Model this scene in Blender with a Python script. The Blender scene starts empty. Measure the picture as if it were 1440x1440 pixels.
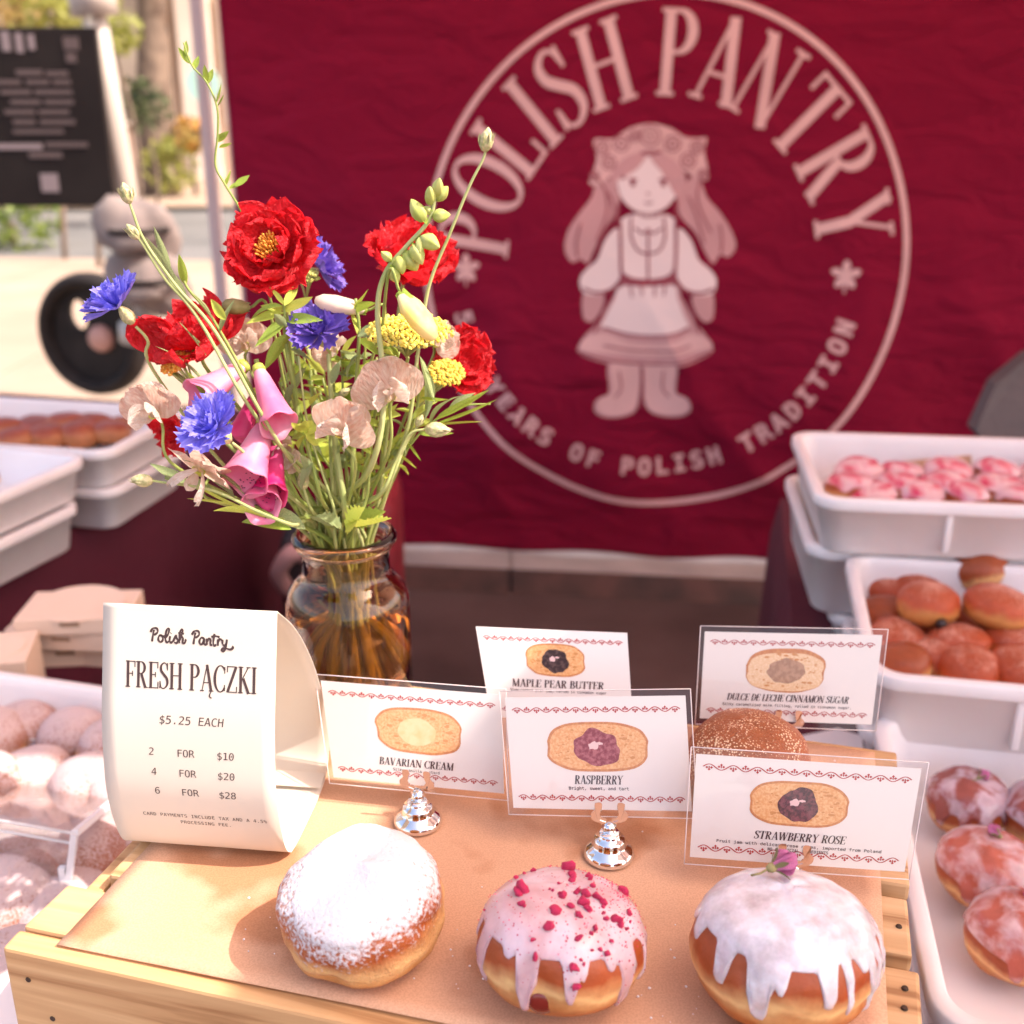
import bpy, bmesh, math, random, os
from mathutils import Vector, Matrix, noise, Quaternion
R = math.radians
V = Vector
random.seed(7)
sc = bpy.context.scene
COL = sc.collection

# ------------------------------------------------------------------ camera, sky, sun, exposure
CAM_Z = 1.40; FPX = 1600.0; PITCH = R(20)
cd = bpy.data.cameras.new('camera'); cam = bpy.data.objects.new('camera', cd); COL.objects.link(cam)
cam.location = (0, 0, CAM_Z); cam.rotation_euler = (R(70), 0, 0)
cd.sensor_width = 36; cd.lens = 40.0; cd.clip_start = 0.02; cd.clip_end = 400
cd.dof.use_dof = True; cd.dof.focus_distance = 0.685; cd.dof.aperture_fstop = 40.0/6.0
sc.camera = cam
SUN_EL = 51.0; SUN_AZ = 102.0      # azimuth clockwise from +Y
w = bpy.data.worlds.new('World'); sc.world = w; w.use_nodes = True
nt = w.node_tree; bg = nt.nodes['Background']; sky = nt.nodes.new('ShaderNodeTexSky')
sky.sky_type = 'NISHITA'; sky.sun_disc = False; sky.sun_elevation = R(SUN_EL); sky.sun_rotation = R(SUN_AZ)
sky.dust_density = 3.0; sky.ozone_density = 0.6; sky.air_density = 0.8
tnt = nt.nodes.new('ShaderNodeMix'); tnt.data_type = 'RGBA'; tnt.blend_type = 'MULTIPLY'; tnt.inputs[0].default_value = 1; tnt.inputs[7].default_value = (1.16, .97, .84, 1)
nt.links.new(sky.outputs[0], tnt.inputs[6]); nt.links.new(tnt.outputs[2], bg.inputs[0]); bg.inputs[1].default_value = 0.15
sd = bpy.data.lights.new('sun', 'SUN'); sd.energy = 2.0; sd.angle = R(0.5); sd.color = (1.0, 0.92, 0.83)
sun = bpy.data.objects.new('sun', sd); COL.objects.link(sun)
SDIR = V((math.sin(R(SUN_AZ))*math.cos(R(SUN_EL)), math.cos(R(SUN_AZ))*math.cos(R(SUN_EL)), math.sin(R(SUN_EL))))
sun.rotation_euler = SDIR.to_track_quat('Z', 'Y').to_euler(); sun.location = (3, -3, 6)
sc.view_settings.view_transform = 'Standard'; sc.view_settings.look = 'None'
sc.view_settings.gamma = 1.0; sc.view_settings.use_curve_mapping = False
sc.view_settings.exposure = 1.95
sc.cycles.max_bounces = 10; sc.cycles.transparent_max_bounces = 16; sc.cycles.transmission_bounces = 8
sc.cycles.caustics_refractive = True; sc.cycles.sample_clamp_indirect = 6.0

# ------------------------------------------------------------------ helpers
def _ray(px, py):
    a = px-720; b = 720-py; c = math.cos(PITCH); s = math.sin(PITCH)
    return V((a, FPX*c+b*s, -FPX*s+b*c))
def PZ(px, py, z):           # the point of the level z seen at a place in the survey photograph
    r = _ray(px, py); t = (z-CAM_Z)/r.z; return V((r.x*t, r.y*t, z))
def PY(px, py, y):           # the point of the upright plane y seen there
    r = _ray(px, py); t = y/r.y; return V((r.x*t, y, CAM_Z+r.z*t))

def tag(o, label=None, cat=None, group=None, kind=None):
    if label: o['label'] = label
    if cat: o['category'] = cat
    if group: o['group'] = group
    if kind: o['kind'] = kind
    return o
def thing(name, loc, label, cat, group=None, rot=None, kind=None):
    o = bpy.data.objects.new(name, None); COL.objects.link(o); o.location = loc
    o.empty_display_size = 0.01
    if rot is not None: o.rotation_euler = rot
    return tag(o, label, cat, group, kind)
def me(name, verts, faces, mt, smooth=True):
    m = bpy.data.meshes.new(name); m.from_pydata([tuple(v) for v in verts], [], faces)
    if mt is not None:
        for q in (mt if isinstance(mt, (list, tuple)) else [mt]): m.materials.append(q)
    if smooth: m.polygons.foreach_set('use_smooth', [True]*len(m.polygons))
    m.update(); return m
def link(name, mesh, parent=None, M=None):
    o = bpy.data.objects.new(name, mesh); COL.objects.link(o)
    if parent is not None: o.parent = parent
    if M is not None: o.matrix_basis = M
    return o
def root_loc(p):
    l = V((0, 0, 0))
    while p is not None: l = l+V(p.location); p = p.parent
    return l
def part(name, verts, faces, mt, parent=None, smooth=True):   # verts in world space, parents unrotated
    if parent is not None:
        l = root_loc(parent); verts = [V(v)-l for v in verts]
    return link(name, me(name, verts, faces, mt, smooth), parent)
def join(*ms):
    vs = []; fs = []
    for v, f in ms:
        n = len(vs); vs += list(v); fs += [tuple(i+n for i in q) for q in f]
    return vs, fs
def xf(ms, M):
    return [M @ V(v) for v in ms[0]], ms[1]
def copy_tree(o, parent=None):
    c = o.copy(); COL.objects.link(c); c.parent = parent
    for ch in list(o.children): copy_tree(ch, c)
    return c
def box(x0, x1, y0, y1, z0, z1, b=0.0):
    if b <= 0:
        v = [(x, y, z) for z in (z0, z1) for y in (y0, y1) for x in (x0, x1)]
        return v, [(0, 2, 3, 1), (4, 5, 7, 6), (0, 1, 5, 4), (2, 6, 7, 3), (0, 4, 6, 2), (1, 3, 7, 5)]
    bm = bmesh.new(); r = bmesh.ops.create_cube(bm, size=1)
    for q in bm.verts: q.co = V((x0+(q.co.x+.5)*(x1-x0), y0+(q.co.y+.5)*(y1-y0), z0+(q.co.z+.5)*(z1-z0)))
    bmesh.ops.bevel(bm, geom=bm.edges[:], offset=b, segments=2, profile=.6, affect='EDGES')
    bm.verts.index_update(); v = [q.co.copy() for q in bm.verts]; f = [tuple(x.index for x in q.verts) for q in bm.faces]; bm.free()
    return v, f
def lathe(prof, n=48, c=(0, 0, 0), close=False):
    vs = []; fs = []; m = len(prof)
    for i in range(n):
        a = 2*math.pi*i/n
        for r, z in prof: vs.append(V((c[0]+r*math.cos(a), c[1]+r*math.sin(a), c[2]+z)))
    for i in range(n):
        j = (i+1) % n
        for k in range(m-1 if not close else m):
            k2 = (k+1) % m
            fs.append((i*m+k, j*m+k, j*m+k2, i*m+k2))
    return vs, fs
def tube(path, rad, n=8, caps=True):
    path = [V(p) for p in path]; vs = []; fs = []
    if not hasattr(rad, '__len__'): rad = [rad]*len(path)
    t = (path[1]-path[0]).normalized(); up = t.orthogonal().normalized()
    for i, p in enumerate(path):
        t = (path[min(i+1, len(path)-1)]-path[max(i-1, 0)]).normalized()
        up = (up-t*up.dot(t)).normalized(); sd_ = t.cross(up)
        for k in range(n):
            a = 2*math.pi*k/n; vs.append(p+(up*math.cos(a)+sd_*math.sin(a))*rad[i])
    for i in range(len(path)-1):
        for k in range(n):
            k2 = (k+1) % n; fs.append((i*n+k, i*n+k2, (i+1)*n+k2, (i+1)*n+k))
    if caps: fs += [tuple(range(n))[::-1], tuple((len(path)-1)*n+k for k in range(n))]
    return vs, fs
def spline(pts, seg=6):
    pts = [V(p) for p in pts]
    if len(pts) < 3: return [pts[0].lerp(pts[-1], i/seg) for i in range(seg+1)]
    P = [pts[0]*2-pts[1]]+pts+[pts[-1]*2-pts[-2]]; out = []
    for i in range(1, len(P)-2):
        for k in range(seg):
            t = k/seg; a, b, c, d = P[i-1], P[i], P[i+1], P[i+2]
            out.append(.5*((2*b)+(c-a)*t+(2*a-5*b+4*c-d)*t*t+(3*b-a-3*c+d)*t**3))
    out.append(pts[-1]); return out
def fbm(p, o=3):
    s = 0; a = 1
    for i in range(o): s += a*noise.noise(V(p)*(2**i)); a *= .5
    return s

# ------------------------------------------------------------------ materials
def newmat(name):
    m = bpy.data.materials.new(name); m.use_nodes = True
    n = m.node_tree.nodes; l = m.node_tree.links; return m, n, l, n['Principled BSDF']
def srgb(r, g, b):
    f = lambda c: ((c/255+.055)/1.055)**2.4 if c > 10 else c/255/12.92
    return (f(r), f(g), f(b))
def mat(name, col, rough=.6, col2=None, ns=8, bump=0, bs=None, metal=0, trans=0, coat=0, sss=0, spec=.5, thin=0, scale=(1, 1, 1), detail=4, thr=(.35, .65)):
    m, n, l, p = newmat(name)
    p.inputs['Base Color'].default_value = (*col, 1); p.inputs['Roughness'].default_value = rough
    p.inputs['Metallic'].default_value = metal; p.inputs['Transmission Weight'].default_value = trans
    p.inputs['Coat Weight'].default_value = coat; p.inputs['Specular IOR Level'].default_value = spec
    if sss: p.inputs['Subsurface Weight'].default_value = sss; p.inputs['Subsurface Scale'].default_value = .006; p.inputs['Subsurface Radius'].default_value = (1, .5, .35)
    tc = n.new('ShaderNodeTexCoord'); mp = n.new('ShaderNodeMapping'); mp.inputs['Scale'].default_value = scale
    l.new(tc.outputs['Object'], mp.inputs[0])
    if col2 is not None:
        t = n.new('ShaderNodeTexNoise'); t.inputs['Scale'].default_value = ns; t.inputs['Detail'].default_value = detail
        l.new(mp.outputs[0], t.inputs[0]); r = n.new('ShaderNodeValToRGB')
        r.color_ramp.elements[0].position = thr[0]; r.color_ramp.elements[1].position = thr[1]
        r.color_ramp.elements[0].color = (*col, 1); r.color_ramp.elements[1].color = (*col2, 1)
        l.new(t.outputs[0], r.inputs[0]); l.new(r.outputs[0], p.inputs['Base Color'])
        src = r.outputs[0]
    else: src = None
    if bump:
        t2 = n.new('ShaderNodeTexNoise'); t2.inputs['Scale'].default_value = bs or ns*4; t2.inputs['Detail'].default_value = 5
        l.new(mp.outputs[0], t2.inputs[0]); b = n.new('ShaderNodeBump'); b.inputs['Strength'].default_value = 1.0; b.inputs['Distance'].default_value = bump
        l.new(t2.outputs[0], b.inputs['Height']); l.new(b.outputs[0], p.inputs['Normal'])
    if thin:
        tr = n.new('ShaderNodeBsdfTranslucent'); mx = n.new('ShaderNodeMixShader'); mx.inputs[0].default_value = thin
        tr.inputs[0].default_value = (*col, 1)
        if src: l.new(src, tr.inputs[0])
        l.new(p.outputs[0], mx.inputs[1]); l.new(tr.outputs[0], mx.inputs[2]); l.new(mx.outputs[0], n['Material Output'].inputs[0])
    return m
def clear(name, tint=(.95, .95, .95), refl=.25, rough=.03):
    m, n, l, p = newmat(name); n.remove(p)
    t = n.new('ShaderNodeBsdfTransparent'); t.inputs[0].default_value = (*tint, 1)
    g = n.new('ShaderNodeBsdfGlossy'); g.inputs['Roughness'].default_value = rough
    lw = n.new('ShaderNodeLayerWeight'); lw.inputs[0].default_value = .25
    ml = n.new('ShaderNodeMath'); ml.operation = 'MULTIPLY_ADD'; ml.inputs[1].default_value = refl*2; ml.inputs[2].default_value = refl*.22
    l.new(lw.outputs['Facing'], ml.inputs[0]); mx = n.new('ShaderNodeMixShader')
    l.new(ml.outputs[0], mx.inputs[0]); l.new(t.outputs[0], mx.inputs[1]); l.new(g.outputs[0], mx.inputs[2])
    l.new(mx.outputs[0], n['Material Output'].inputs[0]); return m
def woodmat(name, c1, c2, c3, axis='X'):
    m, n, l, p = newmat(name); p.inputs['Roughness'].default_value = .65
    tc = n.new('ShaderNodeTexCoord'); mp = n.new('ShaderNodeMapping')
    mp.inputs['Scale'].default_value = (2.5, 45, 45) if axis == 'X' else (45, 2.5, 45)
    l.new(tc.outputs['Object'], mp.inputs[0])
    oi = n.new('ShaderNodeObjectInfo'); ad = n.new('ShaderNodeVectorMath'); ad.operation = 'ADD'
    cx = n.new('ShaderNodeCombineXYZ'); mu = n.new('ShaderNodeMath'); mu.operation = 'MULTIPLY'; mu.inputs[1].default_value = 37
    l.new(oi.outputs['Random'], mu.inputs[0]); l.new(mu.outputs[0], cx.inputs[0]); l.new(mu.outputs[0], cx.inputs[1])
    l.new(mp.outputs[0], ad.inputs[0]); l.new(cx.outputs[0], ad.inputs[1])
    t = n.new('ShaderNodeTexNoise'); t.inputs['Scale'].default_value = 1.6; t.inputs['Detail'].default_value = 6; t.inputs['Distortion'].default_value = .6
    l.new(ad.outputs[0], t.inputs[0]); r = n.new('ShaderNodeValToRGB'); e = r.color_ramp.elements
    e[0].position = .33; e[0].color = (*c1, 1); e[1].position = .62; e[1].color = (*c2, 1)
    e.new(.43).color = (*c3, 1)
    l.new(t.outputs[0], r.inputs[0])
    mp2 = n.new('ShaderNodeMapping'); mp2.inputs['Scale'].default_value = (9, 14, 14) if axis == 'X' else (14, 9, 14)
    l.new(tc.outputs['Object'], mp2.inputs[0]); ad2 = n.new('ShaderNodeVectorMath'); ad2.operation = 'ADD'
    l.new(mp2.outputs[0], ad2.inputs[0]); l.new(cx.outputs[0], ad2.inputs[1])
    vo = n.new('ShaderNodeTexVoronoi'); vo.inputs['Scale'].default_value = 1.0; l.new(ad2.outputs[0], vo.inputs[0])
    kr = n.new('ShaderNodeValToRGB'); kr.color_ramp.elements[0].position = .05; kr.color_ramp.elements[1].position = .13
    kr.color_ramp.elements[0].color = (.35, .18, .08, 1); kr.color_ramp.elements[1].color = (1, 1, 1, 1)
    l.new(vo.outputs['Distance'], kr.inputs[0]); mm = n.new('ShaderNodeMix'); mm.data_type = 'RGBA'; mm.blend_type = 'MULTIPLY'; mm.inputs[0].default_value = .55
    l.new(r.outputs[0], mm.inputs[6]); l.new(kr.outputs[0], mm.inputs[7]); l.new(mm.outputs[2], p.inputs['Base Color'])
    b = n.new('ShaderNodeBump'); b.inputs['Distance'].default_value = .0006; l.new(t.outputs[0], b.inputs['Height']); l.new(b.outputs[0], p.inputs['Normal'])
    return m

# ------------------------------------------------------------------ flat lettering
try:
    MONO = bpy.data.fonts.load(os.path.join(bpy.utils.resource_path('LOCAL'), 'datafiles', 'fonts', 'DejaVuSansMono.woff2'))
except Exception:
    MONO = None
def text2d(s, size=1.0, bold=0.0, align='CENTER', shear=0.0, spacing=1.0):
    c = bpy.data.curves.new('lettering', 'FONT'); c.body = s; c.size = size; c.align_x = align; c.offset = bold; c.shear = shear
    c.space_character = spacing; c.resolution_u = 3
    if MONO: c.font = MONO
    o = bpy.data.objects.new('lettering', c); COL.objects.link(o)
    bpy.context.view_layer.update()
    m = o.evaluated_get(bpy.context.evaluated_depsgraph_get()).to_mesh()
    vs = [(q.co.x, q.co.y) for q in m.vertices]; fs = [tuple(p.vertices) for p in m.polygons]
    bpy.data.objects.remove(o); bpy.data.curves.remove(c)
    return vs, fs
def strip(pts, wid, lv=0):      # 2-D stroke, wid number or list -> verts (x, y, level), quads
    n = len(pts)
    if not hasattr(wid, '__len__'): wid = [wid]*n
    vs = []
    for i, (x, y) in enumerate(pts):
        x0, y0 = pts[max(i-1, 0)]; x1, y1 = pts[min(i+1, n-1)]
        dx, dy = x1-x0, y1-y0; q = math.hypot(dx, dy) or 1; nx, ny = -dy/q*wid[i]/2, dx/q*wid[i]/2
        vs += [(x-nx, y-ny, lv), (x+nx, y+ny, lv)]
    return vs, [(2*i, 2*i+2, 2*i+3, 2*i+1) for i in range(n-1)]
T_ = .135; t_ = .05
def _ln(x0, y0, x1, y1, w=T_, n=12): return ([(x0+(x1-x0)*i/n, y0+(y1-y0)*i/n) for i in range(n+1)], [w]*(n+1))
def _ar(cx, cy, rx, ry, a0, a1, n=14, tv=T_, th=t_):
    p = []; w_ = []
    for i in range(n+1):
        a = R(a0+(a1-a0)*i/n); p.append((cx+rx*math.cos(a), cy+ry*math.sin(a))); w_.append(th+(tv-th)*abs(math.cos(a))**1.3)
    return (p, w_)
def _sf(x, y, w=.15): return _ln(x-w, y, x+w, y, t_, 2)
def _cv(pts, ws):
    s = spline([V((a, b, 0)) for a, b in pts], 5); k = len(s)
    w_ = [ws[min(int(i/(k-1)*(len(ws)-1)), len(ws)-2)]*(1-(i/(k-1)*(len(ws)-1)) % 1)+ws[min(int(i/(k-1)*(len(ws)-1))+1, len(ws)-1)]*((i/(k-1)*(len(ws)-1)) % 1) for i in range(k)]
    return ([(q.x, q.y) for q in s], w_)
b_ = t_/2
G = {
 'I': (.36, [_ln(.18, 0, .18, 1), _sf(.18, b_), _sf(.18, 1-b_)]),
 'L': (.62, [_ln(.18, 0, .18, 1), _sf(.18, 1-b_), _ln(.04, b_, .6, b_, t_), _ln(.585, 0, .6, .26, t_, 2)]),
 'P': (.68, [_ln(.18, 0, .18, 1), _sf(.18, b_), _ln(.03, 1-b_, .33, 1-b_, t_), _ar(.33, .74, .24, .235, -90, 90), _ln(.18, .505, .33, .505, t_)]),
 'R': (.76, [_ln(.18, 0, .18, 1), _sf(.18, b_), _ln(.03, 1-b_, .33, 1-b_, t_), _ar(.33, .755, .23, .22, -90, 90), _ln(.18, .535, .36, .535, t_), _ln(.36, .52, .62, 0), _sf(.64, b_, .12)]),
 'B': (.7, [_ln(.18, 0, .18, 1), _ln(.03, b_, .36, b_, t_), _ln(.03, 1-b_, .33, 1-b_, t_), _ar(.33, .76, .2, .215, -90, 90), _ln(.18, .53, .36, .53, t_), _ar(.36, .275, .24, .25, -90, 90)]),
 'D': (.8, [_ln(.18, 0, .18, 1), _ln(.03, b_, .36, b_, t_), _ln(.03, 1-b_, .36, 1-b_, t_), _ar(.34, .5, .36, .475, -90, 90)]),
 'O': (.82, [_ar(.41, .5, .33, .49, 0, 360, 28)]),
 'C': (.76, [_ar(.42, .5, .34, .49, 42, 318, 24), _ln(.675, .7, .675, .95, t_, 2), _ln(.675, .05, .675, .28, t_, 2)]),
 'G': (.8, [_ar(.42, .5, .34, .49, 42, 310, 24), _ln(.675, .7, .675, .95, t_, 2), _ln(.66, .05, .66, .42, T_, 3), _sf(.66, .42, .13)]),
 'S': (.6, [_cv([(.5, .76), (.44, .93), (.28, .975), (.12, .86), (.13, .68), (.3, .53), (.48, .38), (.5, .17), (.32, .025), (.13, .06), (.07, .27)], [t_, t_, t_*1.4, T_*.9, T_, T_, T_*.9, t_*1.4, t_, t_]), _ln(.51, .7, .51, .98, t_, 2), _ln(.06, .02, .06, .3, t_, 2)]),
 'H': (.86, [_ln(.18, 0, .18, 1), _ln(.68, 0, .68, 1), _sf(.18, b_), _sf(.18, 1-b_), _sf(.68, b_), _sf(.68, 1-b_), _ln(.18, .52, .68, .52, t_)]),
 'A': (.8, [_ln(.12, 0, .4, 1, t_), _ln(.4, 1, .68, 0), _ln(.22, .33, .58, .33, t_), _sf(.12, b_, .12), _sf(.68, b_, .14)]),
 'N': (.88, [_ln(.16, 0, .16, 1, t_), _ln(.14, 1, .72, 0), _ln(.72, 0, .72, 1, t_), _sf(.16, b_, .12), _sf(.12, 1-b_, .1), _sf(.72, 1-b_, .13)]),
 'M': (1.0, [_ln(.14, 0, .16, 1, t_), _ln(.16, 1, .48, .02), _ln(.48, .02, .82, 1, t_), _ln(.82, 1, .82, 0), _sf(.14, b_, .11), _sf(.82, b_, .15), _sf(.13, 1-b_, .1), _sf(.87, 1-b_, .09)]),
 'T': (.72, [_ln(.36, 0, .36, 1), _sf(.36, b_), _ln(.05, 1-b_, .67, 1-b_, t_), _ln(.05, .74, .05, 1, t_, 2), _ln(.67, .74, .67, 1, t_, 2)]),
 'Y': (.78, [_ln(.39, 0, .39, .48), _ln(.12, 1, .39, .46), _ln(.39, .46, .66, 1, t_), _sf(.39, b_), _sf(.13, 1-b_, .13), _sf(.66, 1-b_, .11)]),
 'V': (.78, [_ln(.12, 1, .39, 0), _ln(.39, 0, .66, 1, t_), _sf(.13, 1-b_, .13), _sf(.66, 1-b_, .11)]),
 'W': (1.12, [_ln(.12, 1, .34, 0), _ln(.34, 0, .56, 1, t_), _ln(.56, 1, .78, 0), _ln(.78, 0, 1.0, 1, t_), _sf(.13, 1-b_, .13), _sf(.56, 1-b_, .12), _sf(1.0, 1-b_, .1)]),
 'U': (.82, [_ln(.18, .3, .18, 1), _ar(.42, .3, .24, .28, 180, 360), _ln(.66, .3, .66, 1, t_), _sf(.18, 1-b_), _sf(.66, 1-b_, .12)]),
 'F': (.64, [_ln(.18, 0, .18, 1), _sf(.18, b_), _ln(.04, 1-b_, .6, 1-b_, t_), _ln(.6, .76, .6, 1, t_, 2), _ln(.18, .52, .46, .52, t_), _ln(.46, .42, .46, .62, t_, 2)]),
 'E': (.68, [_ln(.18, 0, .18, 1), _ln(.04, b_, .62, b_, t_), _ln(.04, 1-b_, .6, 1-b_, t_), _ln(.6, .76, .6, 1, t_, 2), _ln(.62, 0, .62, .26, t_, 2), _ln(.18, .52, .46, .52, t_), _ln(.46, .42, .46, .62, t_, 2)]),
 'Z': (.7, [_ln(.08, 1-b_, .62, 1-b_, t_), _ln(.6, .98, .1, .02), _ln(.06, b_, .64, b_, t_), _ln(.08, .76, .08, 1, t_, 2), _ln(.64, 0, .64, .24, t_, 2)]),
 'K': (.8, [_ln(.18, 0, .18, 1), _sf(.18, b_), _sf(.18, 1-b_), _ln(.18, .4, .62, .98, t_), _ln(.33, .56, .66, 0), _sf(.64, 1-b_, .12), _sf(.68, b_, .12)]),
 'J': (.4, [_ln(.24, .1, .24, 1), _sf(.24, 1-b_)]), ' ': (.36, []), 
}
G['\u0104'] = (G['A'][0], G['A'][1]+[_cv([(.68, .0), (.6, -.1), (.6, -.2), (.72, -.24)], [t_, .07, t_])])
def serif(s, h=1.0, cond=1.0, track=.0, shear=0.0, wmul=1.0):
    """capital serif lettering, centred on x=0, baseline y=0; list of (verts(x,y,level), faces)"""
    x = 0; out = []; lv = 0
    for ch in s:
        wd, st = G[ch]
        for pts, ws in st:
            lv += 1
            out.append(strip([((x+p[0])*cond*h+p[1]*shear*h, p[1]*h) for p in pts], [q*h*(cond**.5)*wmul for q in ws], lv % 7))
        x += wd+track
    tot = (x-track)*cond*h
    res = []
    for v, f in out: res.append(([(a-tot/2, b, c) for a, b, c in v], f))
    return join(*res), tot
def mapped(name, ms, mapf, mt, parent, base=.0001, step=.00001):
    vs = []
    for v in ms[0]:
        lv = v[2] if len(v) > 2 else 0
        vs.append(mapf(v[0], v[1], base+step*lv))
    return part(name, vs, ms[1], mt, parent, smooth=False)
def polys(lst, maxlen=None):     # flat polygons (point lists) -> triangles, subdivided
    bm = bmesh.new(); lay = bm.verts.layers.int.new('lv')
    for k, pl in enumerate(lst):
        vv = []
        for p in pl:
            q = bm.verts.new((p[0], p[1], 0)); q[lay] = k; vv.append(q)
        try: bm.faces.new(vv)
        except Exception: pass
    bmesh.ops.triangulate(bm, faces=bm.faces[:])
    if maxlen:
        for _ in range(4):
            es = [e for e in bm.edges if e.calc_length() > maxlen]
            if not es: break
            bmesh.ops.subdivide_edges(bm, edges=es, cuts=1); bmesh.ops.triangulate(bm, faces=bm.faces[:])
    bm.verts.index_update()
    vs = [(q.co.x, q.co.y, q[lay]) for q in bm.verts]; fs = [tuple(x.index for x in f.verts) for f in bm.faces]; bm.free()
    return vs, fs
def smoothpoly(pts, seg=4):
    P = [V((a, b, 0)) for a, b in pts]; n = len(P); out = []
    for i in range(n):
        a, b, c, d = P[i-1], P[i], P[(i+1) % n], P[(i+2) % n]
        for k in range(seg):
            t = k/seg; q = .5*((2*b)+(c-a)*t+(2*a-5*b+4*c-d)*t*t+(3*b-a-3*c+d)*t**3); out.append((q.x, q.y))
    return out
# ================================================================== THE PLACE: ground, kerb, street
KA = math.tan(R(6.3))
def kl(y0, x): return y0-(x-.27)*KA      # the kerb and the banner run a little askew to the table
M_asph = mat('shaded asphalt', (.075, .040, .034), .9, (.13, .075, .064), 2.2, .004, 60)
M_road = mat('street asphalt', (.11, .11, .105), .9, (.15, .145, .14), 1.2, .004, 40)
M_pave = mat('pale pavement', (.30, .22, .16), .85, (.36, .27, .20), 1.5, .003, 50)
M_kerb = mat('kerb concrete', (.42, .38, .34), .85, (.52, .47, .42), 9, .002, 60)
M_kface = mat('shaded kerb face', (.22, .11, .09), .9, (.12, .075, .065), 9, .002, 60)  # kerb sides browner and darker than the top, shade put into the colour
def quad_sheet(name, pts, z, mt, label=None):
    o = part(name, [(x, y, z) for x, y in pts], [tuple(range(len(pts)))], mt, None, False); tag(o, kind='structure'); return o
quad_sheet('ground', [(-150, -20), (150, -20), (150, 200), (-150, 200)], -.006, M_road)
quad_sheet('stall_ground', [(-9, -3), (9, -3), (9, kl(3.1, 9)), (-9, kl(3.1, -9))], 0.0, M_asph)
# pavement slab behind the kerb with slab joints
sv = []; sf = []
for i in range(-7, 8):
    for j in range(5):
        x0 = i*1.3+.005; x1 = x0+1.288; y0 = 3.30+j*1.28; y1 = y0+1.27
        v, f = box(x0, x1, 0, 1, .02, .078, 0)
        v = [(a, (kl(y0, a) if b < .5 else kl(y1, a)), c+random.uniform(-.0004, .0004)) for a, b, c in v]
        o = part('paving_slab', v, f, M_pave, None, False); sv.append(o)
pv = thing('pavement', (0, 6, .02), None, None, kind='structure')
for o in sv:
    o.parent = pv; o.location = (0, -6, -.02)
quad_sheet('pavement_bed', [(-9.5, kl(3.12, -9.5)), (11, kl(3.12, 11)), (11, 9.6), (-9.5, 9.6)], .07, M_kerb)
for i in range(-6, 8):     # kerb stones
    x0 = i*.92; x1 = x0+.912
    v, f = box(0, 1, 0, 1, 0, .08, 0)
    v = [((x0 if a < .5 else x1), (kl(3.10, (x0 if a < .5 else x1)) if b < .5 else kl(3.292, (x0 if a < .5 else x1))), c) for a, b, c in v]
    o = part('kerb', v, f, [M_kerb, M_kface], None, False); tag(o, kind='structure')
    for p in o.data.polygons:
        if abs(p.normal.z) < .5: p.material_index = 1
quad_sheet('far_pavement', [(-60, 15.5), (60, 15.5), (60, 22), (-60, 22)], .05, M_pave)

# ------------------------------------------------------------------ facade across the street
M_stone = mat('pink sandstone', (.55, .38, .29), .85, (.66, .50, .40), .8, .01, 6)
M_stone2 = mat('pale stone pilaster', (.72, .60, .50), .85, (.80, .69, .58), 1.5)
M_win = mat('curtained window glass', (.34, .27, .22), .3, (.46, .38, .30), 1.2)
M_frame = mat('cream window frame', (.7, .62, .52), .6)
bt = thing('sandstone_building', (-8, 21, .05), 'sunlit pink sandstone building with pale pilasters across the street', 'building')
part('wall', *box(-26, 10, 21.2, 24, .05, 9), M_stone, bt, False)
for i in range(18):
    x = -25.2+i*1.95
    part('pilaster', *box(x, x+.55, 20.95, 21.19, .05, 8.4), M_stone2, bt, False)
    if i < 17:
        for z in (1.0, 4.6):
            f_ = part('window', *box(x+.75, x+1.72, 21.10, 21.16, z, z+2.1), M_win, bt, False)
            part('frame', *join(box(x+.70, x+.76, 21.04, 21.18, z-.05, z+2.15), box(x+1.71, x+1.77, 21.04, 21.18, z-.05, z+2.15), box(x+.76, x+1.71, 21.04, 21.18, z+2.09, z+2.15), box(x+.76, x+1.71, 21.04, 21.18, z-.05, z+.0)), M_frame, f_, False)
part('cornice', *box(-26.2, 10.2, 20.7, 21.19, 8.41, 9.1), M_stone2, bt, False)

M_bark = mat('dark bark', (.11, .075, .055), .9, (.2, .14, .10), 6, .01, 30)
M_leafy = mat('mid green leaves', (.10, .17, .03), .6, (.22, .27, .05), 2, thin=.35)  # plain mid green leaf colour
M_leafg = mat('yellow green leaves', (.26, .28, .06), .6, (.40, .38, .09), 2, thin=.35)
def leaf_cloud(c, rx, rz, n, sz, seed):
    rnd = random.Random(seed); vs = []; fs = []
    for i in range(n):
        d = V((rnd.gauss(0, 1), rnd.gauss(0, 1), rnd.gauss(0, 1))).normalized()*(rnd.random()**.4)
        d = V((d.x*rx, d.y*rx, d.z*rz)); p = V(c)+d
        if noise.noise(p*1.7+V((seed, 0, 0))) < -.12: continue
        q = Quaternion(V((rnd.gauss(0, 1), rnd.gauss(0, 1), rnd.gauss(0, 1))).normalized(), rnd.uniform(0, 6.28))
        s = sz*rnd.uniform(.6, 1.3); k = len(vs)
        for a, b, cc in ((-.5, 0, 0), (0, -.28, .06), (.5, 0, 0), (0, .28, .06)): vs.append(p+q @ V((a*s, b*s, cc*s)))
        fs.append((k, k+1, k+2, k+3))
    return vs, fs
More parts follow.
